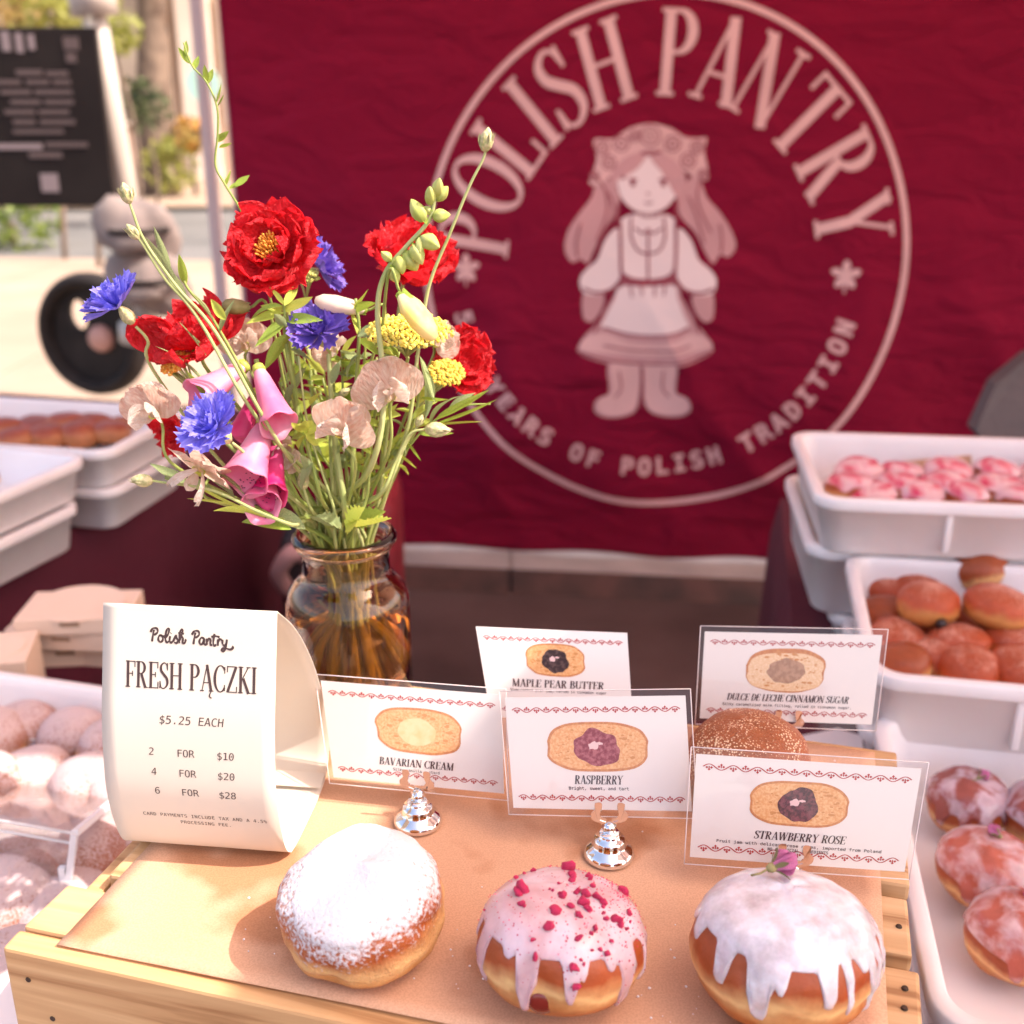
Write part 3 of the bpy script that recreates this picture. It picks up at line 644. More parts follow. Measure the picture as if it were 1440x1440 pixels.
M_nail = mat('dark nail head', (.05, .03, .02), .5, metal=.4)
for u, z in ((.012, .930), (.024, .905), (.016, .875), (.486, .925), (.480, .88)):
    cpart('nail', xf(lathe([(0, .001), (.0017, .001), (.0019, 0), (0, 0)], 10), Matrix.Translation(V((u, -.0006, z-ZT))) @ Matrix.Rotation(R(90), 4, 'X')), M_nail)
for u, v in ((.488, .100), (.487, .085), (.486, .022), (.486, .045), (.487, .15), (.30, .325), (.1, .33)):
    cpart('nail', lathe([(0, .0012), (.0016, .001), (.002, 0), (0, 0)], 10, (u, v, ZC-ZT-.0006)), M_nail)

m, n, l, p = newmat('kraft paper'); p.inputs['Roughness'].default_value = .75
tc = n.new('ShaderNodeTexCoord'); t1 = n.new('ShaderNodeTexNoise'); t1.inputs['Scale'].default_value = 5; t1.inputs['Detail'].default_value = 7
t2 = n.new('ShaderNodeTexNoise'); t2.inputs['Scale'].default_value = 900; t2.inputs['Detail'].default_value = 2
for t in (t1, t2): l.new(tc.outputs['Object'], t.inputs[0])
r1 = n.new('ShaderNodeValToRGB'); r1.color_ramp.elements[0].position = .35; r1.color_ramp.elements[1].position = .65
r1.color_ramp.elements[0].color = (.60, .335, .205, 1); r1.color_ramp.elements[1].color = (.68, .405, .26, 1)
l.new(t1.outputs[0], r1.inputs[0]); r2 = n.new('ShaderNodeValToRGB'); r2.color_ramp.elements[0].position = .38; r2.color_ramp.elements[1].position = .6
r2.color_ramp.elements[0].color = (.86, .84, .8, 1); r2.color_ramp.elements[1].color = (1.0, 1, 1, 1)
l.new(t2.outputs[0], r2.inputs[0]); mm = n.new('ShaderNodeMix'); mm.data_type = 'RGBA'; mm.blend_type = 'MULTIPLY'; mm.inputs[0].default_value = 1
l.new(r1.outputs[0], mm.inputs[6]); l.new(r2.outputs[0], mm.inputs[7])
# grease marks and faint wood print-through bands
t3 = n.new('ShaderNodeTexNoise'); t3.inputs['Scale'].default_value = 11; t3.inputs['Detail'].default_value = 3; l.new(tc.outputs['Object'], t3.inputs[0])
r3 = n.new('ShaderNodeValToRGB'); r3.color_ramp.elements[0].position = .58; r3.color_ramp.elements[1].position = .66
r3.color_ramp.elements[0].color = (1, 1, 1, 1); r3.color_ramp.elements[1].color = (.74, .60, .48, 1); l.new(t3.outputs[0], r3.inputs[0])
m2 = n.new('ShaderNodeMix'); m2.data_type = 'RGBA'; m2.blend_type = 'MULTIPLY'; m2.inputs[0].default_value = 1
l.new(mm.outputs[2], m2.inputs[6]); l.new(r3.outputs[0], m2.inputs[7]); l.new(m2.outputs[2], p.inputs['Base Color'])
bu = n.new('ShaderNodeBump'); bu.inputs['Distance'].default_value = .0015; l.new(t1.outputs[0], bu.inputs['Height']); l.new(bu.outputs[0], p.inputs['Normal'])
M_kraft = m
cor = [PZ(80, 1331, ZC), PZ(212, 1192, ZC), PZ(330, 1060, ZC), CP(.476, .339, ZC), CP(.470, .12, ZC), CP(.466, .016, ZC)]
uv = [((c-CO).dot(CU), (c-CO).dot(CV)) for c in cor]
vs = []; fs = []; nx = 44; ny = 30
def lft(v):      # left border of the sheet, cut askew
    a, b = uv[0], uv[2]; t = (v-a[1])/(b[1]-a[1]); return a[0]+(b[0]-a[0])*t
vb0 = uv[0][1]; 
for j in range(ny+1):
    v = vb0+(.339-vb0)*j/ny
    for i in range(nx+1):
        u = lft(v)+( .478-.0*v-lft(v))*i/nx
        vv = v+(.0035-vb0+.012)*(i/nx)*(1-j/ny)*.6
        h = .0010+.0011*max(0, noise.noise(V((u*9, vv*9, 2))))
        if j == 0: h += .0006
        q = CP(u, vv, ZC+h); vs += [q]
nv = len(vs)
for j in range(ny):
    for i in range(nx):
        a = j*(nx+1)+i; fs.append((a, a+1, a+nx+2, a+nx+1))
kp = part('kraft_paper', vs, fs, M_kraft); so = kp.modifiers.new('thickness', 'SOLIDIFY'); so.thickness = .0004; so.offset = -1
tag(kp, 'sheet of brown kraft paper spread over the crate top under the doughnuts', 'paper')
ZK = ZC+.0017

# ================================================================== DOUGHNUTS
def dough(name, top, band, bot, zt=.012, zb=-.010, rough=.42, powder=None, sugar=None):
    """fried dough: dark top and bottom, pale waist; optional powder veil that thins down the sides"""
    m, n, l, p = newmat(name); p.inputs['Roughness'].default_value = rough
    p.inputs['Subsurface Weight'].default_value = .12; p.inputs['Subsurface Scale'].default_value = .008; p.inputs['Subsurface Radius'].default_value = (1, .45, .2)
    tc = n.new('ShaderNodeTexCoord'); sx = n.new('ShaderNodeSeparateXYZ'); l.new(tc.outputs['Object'], sx.inputs[0])
    oi = n.new('ShaderNodeObjectInfo'); av = n.new('ShaderNodeVectorMath'); av.operation = 'ADD'; l.new(tc.outputs['Object'], av.inputs[0]); l.new(oi.outputs['Random'], av.inputs[1])
    t = n.new('ShaderNodeTexNoise'); t.inputs['Scale'].default_value = 38; t.inputs['Detail'].default_value = 5; l.new(av.outputs[0], t.inputs[0])
    a = n.new('ShaderNodeMath'); a.operation = 'MULTIPLY_ADD'; a.inputs[1].default_value = .022; l.new(t.outputs[0], a.inputs[0]); l.new(sx.outputs[2], a.inputs[2])
    mr = n.new('ShaderNodeMapRange'); mr.inputs[1].default_value = -.03+.011; mr.inputs[2].default_value = .03+.011; l.new(a.outputs[0], mr.inputs[0])
    r = n.new('ShaderNodeValToRGB'); e = r.color_ramp.elements; k = lambda z: (z+.03)/.06
    mid = tuple(.5*(x+y) for x, y in zip(top, band)); dark = tuple(x*.72 for x in top)
    e[0].position = max(0, k(zb)-.12); e[0].color = (*bot, 1); e[1].position = 1; e[1].color = (*dark, 1)
    for z, c in ((zb, tuple(.5*(x+y) for x, y in zip(bot, band))), (zb+.004, band), (zt-.006, band), (zt-.001, mid), (zt+.005, top)): q = e.new(k(z)); q.color = (*c, 1)
    l.new(mr.outputs[0], r.inputs[0]); col = r.outputs[0]
    t5 = n.new('ShaderNodeTexNoise'); t5.inputs['Scale'].default_value = 130; t5.inputs['Detail'].default_value = 4; l.new(av.outputs[0], t5.inputs[0])
    mx0 = n.new('ShaderNodeMix'); mx0.data_type = 'RGBA'; mx0.blend_type = 'OVERLAY'; mx0.inputs[0].default_value = .25
    l.new(col, mx0.inputs[6]); l.new(t5.outputs[0], mx0.inputs[7]); col = mx0.outputs[2]
    if powder:
        z0, z1, cov, pc = powder
        t3 = n.new('ShaderNodeTexNoise'); t3.inputs['Scale'].default_value = 420; t3.inputs['Detail'].default_value = 4; l.new(av.outputs[0], t3.inputs[0])
        t4 = n.new('ShaderNodeTexNoise'); t4.inputs['Scale'].default_value = 26; t4.inputs['Detail'].default_value = 3; l.new(av.outputs[0], t4.inputs[0])
        h = n.new('ShaderNodeMapRange'); h.inputs[1].default_value = z0; h.inputs[2].default_value = z1; h.inputs[3].default_value = -.42; h.inputs[4].default_value = cov; l.new(sx.outputs[2], h.inputs[0])
        s = n.new('ShaderNodeMath'); s.operation = 'MULTIPLY_ADD'; s.inputs[1].default_value = .55; l.new(t4.outputs[0], s.inputs[0]); l.new(h.outputs[0], s.inputs[2])
        s2 = n.new('ShaderNodeMath'); s2.operation = 'ADD'; l.new(s.outputs[0], s2.inputs[0]); l.new(t3.outputs[0], s2.inputs[1])
        ra = n.new('ShaderNodeMapRange'); ra.inputs[1].default_value = .62; ra.inputs[2].default_value = .86; l.new(s2.outputs[0], ra.inputs[0])
        mx = n.new('ShaderNodeMix'); mx.data_type = 'RGBA'; l.new(ra.outputs[0], mx.inputs[0]); l.new(col, mx.inputs[6]); mx.inputs[7].default_value = (*pc, 1); col = mx.outputs[2]
        rr_ = n.new('ShaderNodeMapRange'); rr_.inputs[3].default_value = rough; rr_.inputs[4].default_value = .9; l.new(ra.outputs[0], rr_.inputs[0]); l.new(rr_.outputs[0], p.inputs['Roughness'])
        hb = s2.outputs[0]; dist = .0012
    elif sugar:
        t3 = n.new('ShaderNodeTexVoronoi'); t3.inputs['Scale'].default_value = 620; l.new(av.outputs[0], t3.inputs[0])
        t4 = n.new('ShaderNodeTexNoise'); t4.inputs['Scale'].default_value = 60; t4.inputs['Detail'].default_value = 4; l.new(av.outputs[0], t4.inputs[0])
        s = n.new('ShaderNodeMath'); s.operation = 'MULTIPLY_ADD'; s.inputs[1].default_value = -.9; l.new(t3.outputs['Distance'], s.inputs[0]); l.new(t4.outputs[0], s.inputs[2])
        ra = n.new('ShaderNodeMapRange'); ra.inputs[1].default_value = .20; ra.inputs[2].default_value = .32; l.new(s.outputs[0], ra.inputs[0])
        mx = n.new('ShaderNodeMix'); mx.data_type = 'RGBA'; l.new(ra.outputs[0], mx.inputs[0]); l.new(col, mx.inputs[6]); mx.inputs[7].default_value = (.85, .62, .42, 1); col = mx.outputs[2]
        hb = s.outputs[0]; dist = .001
    else: hb = t5.outputs[0]; dist = .0008
    l.new(col, p.inputs['Base Color'])
    b = n.new('ShaderNodeBump'); b.inputs['Distance'].default_value = dist; l.new(hb, b.inputs['Height']); l.new(b.outputs[0], p.inputs['Normal'])
    return m
TOPC = (.40, .095, .022); BAND = (.80, .48, .20); BOTC = (.50, .19, .045)
D_plain = dough('fried dough', (.36, .070, .016), BAND, (.44, .13, .026), -.002, -.0105)
D_powder = dough('dough under icing sugar', TOPC, BAND, BOTC, .002, -.012, powder=(-.010, .030, .30, (.66, .63, .65)))
D_pow2 = dough('dough dusted with sugar', (.42, .15, .08), BAND, BOTC, .002, -.014, powder=(-.016, .034, .22, (.58, .44, .43)))
D_pow3 = dough('brown dough with a light dusting', (.50, .080, .020), (.64, .28, .08), BOTC, .000, -.013, powder=(.0, .05, .10, (.76, .42, .32)))
D_cinn = dough('dough rolled in cinnamon sugar', (.40, .105, .028), (.46, .15, .04), BOTC, -.01, -.02, sugar=True)
D_red = dough('dark red brown dough', (.30, .055, .022), (.45, .17, .06), BOTC)
def dsurf(a, s, Rr, H, seed, lump=1.0, crease=0.0):
    """point of a doughnut: a azimuth, s 0 (top) .. 1 (bottom)"""
    ph = s*math.pi; r = Rr*(max(0, math.sin(ph))**.78); c = math.cos(ph); z = H/2*math.copysign(abs(c)**.9, c)
    d = V((math.cos(a), math.sin(a), c*1.2)); k = 1+lump*(.045*noise.noise(d*1.3+V((seed, 0, 0)))+.02*noise.noise(d*3.7+V((0, seed, 0))))
    w_ = math.exp(-((s-.60)/.035)**2); k -= .022*w_*(1+noise.noise(d*4+V((seed, 3, 0))))
    if crease:
        da = (a-crease+math.pi) % (2*math.pi)-math.pi
        k -= .10*math.exp(-(da/.22)**2)*math.exp(-((s-.55)/.16)**2)
    fz = 1+lump*.05*noise.noise(d*1.1+V((0, 0, seed)))
    return V((r*math.cos(a)*k, r*math.sin(a)*k, z*fz))
def dmesh(Rr, H, seed, na=56, ns=34, **kw):
    vs = [dsurf(0, 0, Rr, H, seed, **kw)]; fs = []
    for i in range(1, ns):
        for j in range(na): vs.append(dsurf(2*math.pi*j/na, i/ns, Rr, H, seed, **kw))
    vs.append(dsurf(0, 1, Rr, H, seed, **kw))
    for j in range(na): fs.append((0, 1+j, 1+(j+1) % na)); fs.append((len(vs)-1, 1+(ns-2)*na+(j+1) % na, 1+(ns-2)*na+j))
    for i in range(ns-2):
        for j in range(na): a = 1+i*na+j; b = 1+i*na+(j+1) % na; fs.append((a, a+na, b+na, b))
    return vs, fs
def glaze(Rr, H, seed, drips, base=.40, th=.0016, na=160, ns=40, **kw):
    """icing shell: drips = [(angle, half width, depth)]"""
    def lim(a):
        s = base+.02*noise.noise(V((math.cos(a)*1.6, math.sin(a)*1.6, seed)))
        for da, hw, dp in drips:
            q = ((a-da+math.pi) % (2*math.pi)-math.pi)/hw
            s += dp*math.exp(-q**4)
        return min(s, .86)
    def P(a, s, off):
        p = dsurf(a, s, Rr, H, seed, **kw); e = .01
        n_ = (dsurf(a+e, s, Rr, H, seed, **kw)-p).cross(dsurf(a, min(1, s+e), Rr, H, seed, **kw)-p)
        n_ = n_.normalized() if n_.length > 1e-12 else V((0, 0, 1))
        if n_.dot(V((p.x, p.y, p.z*2))) < 0: n_ = -n_
        f_ = min(1, max(0, (s-.03)/.07)); n_ = (n_*f_+V((0, 0, 1))*(1-f_)).normalized()
        return p+n_*off
    vs = []; fs = []; b0 = base-.06; n0 = int(ns*.55)
    for i in range(ns+1):
        for j in range(na):
            a = 2*math.pi*j/na; L = lim(a); s = max(.012, b0*(i/n0)) if i <= n0 else b0+(L-b0)*(i-n0)/(ns-n0)
            t = i/ns; edge_ = L-s
            o = th*(1+.35*noise.noise(V((math.cos(a)*s*9, math.sin(a)*s*9, seed+4))))
            if edge_ < .03: o *= math.sqrt(max(0, 1-(1-edge_/.03)**2))*.9+.05
            o *= 1+.7*math.exp(-((edge_-.035)/.025)**2)*min(1, max(0, (L-base)/.15))
            vs.append(P(a, s, o-(0 if t < 1 else .0006)))
    for i in range(ns):
        for j in range(na): a = i*na+j; b = i*na+(j+1) % na; fs.append((a, a+na, b+na, b))
    fs.append(tuple(range(na)))
    return vs, fs
def icing(name, c1, c2, pos=(.4, .6), sc_=26, speck=None, rough=.22, seethru=None):
    m, n, l, p = newmat(name); p.inputs['Roughness'].default_value = rough; p.inputs['Coat Weight'].default_value = .35; p.inputs['Coat Roughness'].default_value = .12
    p.inputs['Subsurface Weight'].default_value = .25; p.inputs['Subsurface Scale'].default_value = .004
    tc = n.new('ShaderNodeTexCoord'); t = n.new('ShaderNodeTexNoise'); t.inputs['Scale'].default_value = sc_; t.inputs['Detail'].default_value = 5; t.inputs['Distortion'].default_value = .4
    l.new(tc.outputs['Object'], t.inputs[0]); r = n.new('ShaderNodeValToRGB'); r.color_ramp.elements[0].position = pos[0]; r.color_ramp.elements[1].position = pos[1]
    r.color_ramp.elements[0].color = (*c1, 1); r.color_ramp.elements[1].color = (*c2, 1); l.new(t.outputs[0], r.inputs[0]); col = r.outputs[0]
    if speck:
        v = n.new('ShaderNodeTexVoronoi'); v.inputs['Scale'].default_value = speck[1]; l.new(tc.outputs['Object'], v.inputs[0])
        t6 = n.new('ShaderNodeTexNoise'); t6.inputs['Scale'].default_value = 34; l.new(tc.outputs['Object'], t6.inputs[0])
        s = n.new('ShaderNodeMath'); s.operation = 'MULTIPLY_ADD'; s.inputs[1].default_value = -.35; l.new(t6.outputs[0], s.inputs[0]); l.new(v.outputs['Distance'], s.inputs[2])
        q = n.new('ShaderNodeMapRange'); q.inputs[1].default_value = -.06; q.inputs[2].default_value = .0; q.inputs[3].default_value = 1; q.inputs[4].default_value = 0; l.new(s.outputs[0], q.inputs[0])
        mx = n.new('ShaderNodeMix'); mx.data_type = 'RGBA'; l.new(q.outputs[0], mx.inputs[0]); l.new(col, mx.inputs[6]); mx.inputs[7].default_value = (*speck[0], 1); col = mx.outputs[2]
    l.new(col, p.inputs['Base Color'])
    b = n.new('ShaderNodeBump'); b.inputs['Distance'].default_value = .0006; l.new(t.outputs[0], b.inputs['Height']); l.new(b.outputs[0], p.inputs['Normal'])
    if seethru:      # thin sugar glaze: the dough shows through it in patches
        tn = n.new('ShaderNodeTexNoise'); tn.inputs['Scale'].default_value = sc_*.8; tn.inputs['Detail'].default_value = 6; tn.inputs['Roughness'].default_value = .62
        l.new(tc.outputs['Object'], tn.inputs[0]); q2 = n.new('ShaderNodeMapRange'); q2.inputs[1].default_value = .40; q2.inputs[2].default_value = .66; q2.inputs[3].default_value = seethru[0]; q2.inputs[4].default_value = seethru[1]
        l.new(tn.outputs[0], q2.inputs[0]); tb_ = n.new('ShaderNodeBsdfTransparent'); ms_ = n.new('ShaderNodeMixShader')
        l.new(q2.outputs[0], ms_.inputs[0]); l.new(p.outputs[0], ms_.inputs[1]); l.new(tb_.outputs[0], ms_.inputs[2]); l.new(ms_.outputs[0], n['Material Output'].inputs[0])
    return m
I_pink = icing('pink speckled icing', (.62, .38, .40), (.78, .60, .66), speck=((.55, .05, .10), 330), seethru=(.04, .32))
I_white = icing('translucent white icing', (.70, .60, .62), (.80, .75, .80), (.36, .56), 58, seethru=(.05, .46))
I_rose = icing('rosy translucent icing', (.50, .12, .08), (.76, .54, .56), (.40, .60), 36, seethru=(.05, .4))
I_mauve = icing('mauve icing', (.32, .075, .06), (.66, .50, .56), (.42, .54), 34, seethru=(.05, .4))
I_hot = icing('pink sugar top', (.62, .03, .10), (.74, .46, .48), (.36, .52), 20)
M_jam = mat('red jam', (.20, .022, .012), .2, (.12, .012, .008), 40, .001, 90, coat=.5)
def place_d(t, tilt=(0, 0, 0)):
    t.rotation_euler = tilt
# --- the three in front
R1, H1 = .0455, .062
c = PZ(511, 1262, ZC+.036); d1 = thing('powdered_doughnut', (c.x, c.y, ZK+H1/2-.001), 'plain doughnut heavily dusted with icing sugar, leftmost on the kraft paper', 'doughnut', 'filled doughnuts on the kraft paper', (R(9), R(-7), R(15)))
link('dough', me('dough', *dmesh(R1, H1, 3.3, 72, 46, lump=2.1, crease=-2.2), D_powder), d1)
c = PZ(788, 1316, ZC+.034); d2 = thing('raspberry_doughnut', (c.x, c.y, ZK+.061/2-.001), 'pink iced doughnut sprinkled with dried raspberry pieces', 'doughnut', 'filled doughnuts on the kraft paper', (R(-10), 0, R(-8)))
K2 = dict(lump=1.0, crease=-1.72)
link('dough', me('dough', *dmesh(.0445, .061, 8.1, 64, 40, **K2), D_plain), d2)
DR2 = [(-2.62, .10, .28), (-2.15, .08, .05), (-1.93, .085, .33), (-1.80, .05, .16), (-1.36, .08, .22), (-1.22, .05, .10), (-.62, .11, .34), (-.85, .08, .08), (-3.0, .06, .12), (-.1, .14, .28), (.6, .3, .1), (1.6, .5, .12), (2.6, .3, .15)]
link('icing', me('icing', *glaze(.0445, .061, 8.1, DR2, .375, .0009, **K2), I_pink), d2)
jb = dsurf(-1.72, .63, .0445, .061, 8.1, **K2)
link('jam', me('jam', *xf(lathe([(0, .0012), (.004, .0010), (.0065, .0002), (.007, -.001), (0, -.002)], 14), Matrix.Translation(jb) @ V((0, -1, -.2)).to_track_quat('Z', 'Y').to_matrix().to_4x4()), M_jam), d2)
c = PZ(1104, 1326, ZC+.038); d3 = thing('rose_doughnut', (c.x, c.y, ZK+.068/2-.001), 'large white iced doughnut topped with a dried rosebud', 'doughnut', 'filled doughnuts on the kraft paper', (R(-9), R(2), R(10)))
K3 = dict(lump=1.5)
link('dough', me('dough', *dmesh(.0475, .068, 15.2, 64, 40, **K3), D_plain), d3)
DR3 = [(-2.72, .12, .16), (-2.24, .13, .27), (-2.02, .07, .12), (-1.52, .10, .17), (-1.25, .05, .24), (-.70, .07, .40), (-.86, .05, .20), (-.40, .05, .31), (-.1, .08, .2), (.5, .3, .1), (1.4, .4, .1), (2.4, .4, .1), (3.0, .10, .10), (-1.0, .10, .08)]
link('icing', me('icing', *glaze(.0475, .068, 15.2, DR3, .36, .0009, **K3), I_white), d3)
c = PZ(1052, 1072, ZC+.03); d4 = thing('cinnamon_doughnut', (c.x, c.y, ZK+.058/2-.001), 'doughnut rolled in cinnamon sugar, behind the strawberry rose card', 'doughnut', 'filled doughnuts on the kraft paper', (0, 0, 1.0))
link('dough', me('dough', *dmesh(.0415, .062, 21.5, 56, 34, lump=1.2), D_cinn), d4)
# crumbs of dried raspberry
M_rasp = mat('dried raspberry', (.58, .006, .07), .6, (.80, .04, .16), 300, .0006, 900)
def crumb(seed, s):
    bm = bmesh.new(); bmesh.ops.create_icosphere(bm, subdivisions=2, radius=s)
    for q in bm.verts: q.co *= 1+.7*noise.noise(q.co*(1.1/s)+V((seed, 0, 0)))
    v = [q.co.copy() for q in bm.verts]; f = [tuple(x.index for x in q.verts) for q in bm.faces]; bm.free(); return me('raspberry_piece', v, f, M_rasp)
CRM = [crumb(k*3.1, 1.0) for k in range(4)]
rnd = random.Random(5)
from mathutils.bvhtree import BVHTree
bpy.context.view_layer.update()
def on_surface(t, px, py, sub='icing'):      # point of a doughnut's icing seen at a place of the survey photograph
    ic = [c for c in t.children if c.name.startswith(sub)][0]; MW_ = t.matrix_world
    bv = BVHTree.FromPolygons([MW_ @ v.co for v in ic.data.vertices], [tuple(p.vertices) for p in ic.data.polygons])
    h = bv.ray_cast(V((0, 0, CAM_Z)), _ray(px, py).normalized()); 
    return (MW_.inverted() @ h[0], (MW_.inverted().to_3x3() @ h[1]).normalized()) if h[0] is not None else None
big = [(765, 205, 95), (790, 250, 60), (460, 350, 105), (430, 362, 80), (415, 265, 35), (470, 235, 25), (530, 215, 40), (528, 160, 35), (805, 160, 32), (920, 190, 50), (905, 255, 50), (912, 275, 38), (790, 280, 50), (880, 380, 68), (870, 430, 75), (890, 470, 50), (955, 395, 58), (1000, 435, 50), (985, 415, 36), (730, 385, 60), (712, 375, 36),
       (680, 487, 65), (780, 455, 50), (830, 510, 52), (850, 525, 30), (640, 590, 72), (615, 600, 36), (1125, 355, 62), (1150, 370, 34), (1170, 500, 45), (1080, 545, 66), (1110, 575, 48), (1155, 608, 30), (1020, 540, 40), (945, 600, 45), (920, 635, 30), (835, 670, 48), (1055, 690, 30), (1025, 770, 45), (980, 745, 30), (450, 440, 45), (470, 455, 24), (525, 680, 30),
       (545, 790, 46), (805, 865, 58), (790, 850, 34), (825, 990, 55), (570, 1160, 45), (850, 815, 20), (930, 320, 36), (830, 355, 40), (815, 365, 30), (905, 480, 40), (1000, 500, 30), (200, 480, 20), (1180, 560, 20), (660, 350, 22), (640, 340, 18), (700, 300, 20), (1000, 460, 26), (870, 840, 22), (925, 750, 22)]
for x, y, wpx in big:
    h = on_surface(d2, 640+x/4.8, 1180+y/4.8)
    if not h: continue
    sz = wpx*4.3e-5; o = link('raspberry_piece', CRM[rnd.randrange(4)], d2)
    o.matrix_basis = Matrix.LocRotScale(h[0]+h[1]*sz*.35, Quaternion(V((rnd.random(), rnd.random(), rnd.random())).normalized(), rnd.uniform(0, 6)), V((sz, sz*rnd.uniform(.7, .95), sz*.7)))
vs = []; fs = []
for k in range(420):
    a = rnd.gauss(.1, .8) if k % 3 else rnd.uniform(0, 6.28); s = abs(rnd.gauss(.24, .1))
    if s > .42: continue
    p = dsurf(a, s, .0445, .061, 8.1, **K2)*1.037; z = rnd.uniform(.0002, .0006); i = len(vs)
    vs += [p+V((z, 0, 0)), p+V((-z*.6, z, 0)), p+V((-z*.6, -z, 0)), p+V((0, 0, z))]; fs += [(i, i+1, i+3), (i+1, i+2, i+3), (i+2, i, i+3), (i, i+2, i+1)]
o = link('raspberry_dust', me('raspberry_dust', vs, fs, M_rasp, False), d2); o['kind'] = 'stuff'
# crumbs of sugar round the feet
M_sugar = mat('icing crumbs', (.8, .72, .72), .6)
def crumbs(t, pts, rnd=random.Random(8)):
    for x, y, s in pts:
        o = link('icing_crumb', CRMW[rnd.randrange(4)], t); o.matrix_basis = Matrix.LocRotScale(V((x, y, -t.location.z+ZK+s*.4)), None, V((s, s*.7, s*.5)))
CRMW = []
for k in CRM[:4]:
    q = k.copy(); q.materials.clear(); q.materials.append(M_sugar); q.name = 'icing_crumb'; CRMW.append(q)
for t, rad, arcs in ():
    for a in arcs:
        o = link('icing_crumb', CRMW[rnd.randrange(4)], t); s = rnd.uniform(.0009, .0016); q = dsurf(a, .74, rad*1.09, .062, 1, lump=0)
        o.matrix_basis = Matrix.LocRotScale(V((rad*math.cos(a)*1.02, rad*math.sin(a)*1.02, q.z-.001)), None, V((s*1.4, s, s*.8)))

# rosebuds
def petal_mesh(L, W, cup, curl, ruf, seed, nu=8, nv=8, tip=.75, mt=None, name='petal', wp=.7):
    vs = []; fs = []; y = z = 0; a = 0
    for i in range(nu+1):
        t = i/nu; w_ = W*(math.sin(math.pi*min(1, (t*.86+.06)))**wp)*(1 if t < tip else 1-.25*((t-tip)/(1-tip))**2)
        a = cup*t; 
        if i: y += L/nu*math.cos(a); z += L/nu*math.sin(a)
        for j in range(nv+1):
            v = -1+2*j/nv
            r_ = ruf*(t**1.5)*(noise.noise(V((v*2.2, t*2, seed)))+.6*math.sin(v*7+seed*3)*abs(v))
            r_ += ruf*.30*(t**2)*noise.noise(V((v*6.5, t*5, seed+8)))
            yy = y+ruf*.6*t*noise.noise(V((v*3.1, 4.2, seed)))+ruf*.22*(t**3)*noise.noise(V((v*9, 1.2, seed+3)))
            vs.append(V((v*w_*math.cos(curl*v*.6), yy-abs(v)**2*L*.06*t, z+curl*(v*v)*w_*.55+r_)))
    for i in range(nu):
        for j in range(nv): k = i*(nv+1)+j; fs.append((k, k+1, k+nv+2, k+nv+1))
    m = me(name, vs, fs, mt); return m
M_rose = mat('dried rose petal', (.62, .03, .28), .6, (.86, .42, .64), 180, .0005, 400, thin=.2)
M_sepal = mat('dried sepal', (.16, .14, .045), .8, (.34, .28, .12), 200, .0004, 500)
def rosebud(loc, s, rot, label, grp='dried rosebuds'):
    t = thing('rosebud', loc, label, 'rosebud', grp, rot)
    pm = petal_mesh(1.0, .62, .55, 1.5, .05, 2.0, 6, 6, mt=M_rose)
    for k in range(9):
        a = k*2.4; ring_ = k//3; o = link('petal', pm, t)
        o.matrix_basis = Matrix.Rotation(a, 4, 'Z') @ Matrix.Translation(V((0, .06*s*ring_+.08*s, 0))) @ Matrix.Rotation(R(84-8*ring_), 4, 'X') @ Matrix.Scale(s*(1-.06*(2-ring_)), 4)
    link('bud_base', me('bud_base', *lathe([(0, -.3*s), (.12*s, -.26*s), (.2*s, -.1*s), (.17*s, .1*s), (0, .12*s)], 12), M_sepal), t)
    sm = petal_mesh(.8, .12, -.5, .6, .05, 5.0, 5, 2, mt=M_sepal, name='sepal')
    for k in range(5):
        o = link('sepal', sm, t); o.matrix_basis = Matrix.Rotation(k*1.257, 4, 'Z') @ Matrix.Translation(V((0, .15*s, -.05*s))) @ Matrix.Rotation(R(55), 4, 'X') @ Matrix.Scale(s*.9, 4)
    link('stem', me('stem', *tube([V((0, 0, -.28*s)), V((.05*s, 0, -.6*s)), V((.02*s, .05*s, -.95*s))], .05*s, 6), M_sepal), t)
    return t
tp = V(d3.location)
rosebud(tp+V((-.006, .014, .040)), .0135, (R(-8), R(80), R(12)), 'bright pink dried rosebud lying on top of the big white iced doughnut', None)

cw = CRMW[0]; vs = []; fs = []; base_v = [v.co.copy() for v in CRM[0].vertices]
bmc = bmesh.new(); bmesh.ops.create_icosphere(bmc, subdivisions=1, radius=1); cv_ = [v.co.copy() for v in bmc.verts]; cf_ = [tuple(x.index for x in f.verts) for f in bmc.faces]; bmc.free()
for k in range(150):
    dd_ = rnd.choice([d1, d2, d3, d1, d3, d4]); a = rnd.uniform(0, 6.28); q = rnd.gauss(.058, .014); c = V((dd_.location.x+q*math.cos(a), dd_.location.y+q*math.sin(a), 0)); u_, v_ = (c-CO).dot(CU), (c-CO).dot(CV)
    if q < .042 or not (.05 < u_ < .46 and .03 < v_ < .33): continue
    s = rnd.uniform(.0003, .0009); n0_ = len(vs); vs += [V((c.x, c.y, ZK+s*.3))+V((p.x*s*rnd.uniform(.7, 1.3), p.y*s, p.z*s*.7)) for p in cv_]; fs += [tuple(i+n0_ for i in f) for f in cf_]
cb_ = part('sugar_crumbs', vs, fs, M_sugar, None, False); tag(cb_, 'tiny sugar crumbs scattered on the kraft paper around the doughnuts', 'crumbs', kind='stuff')
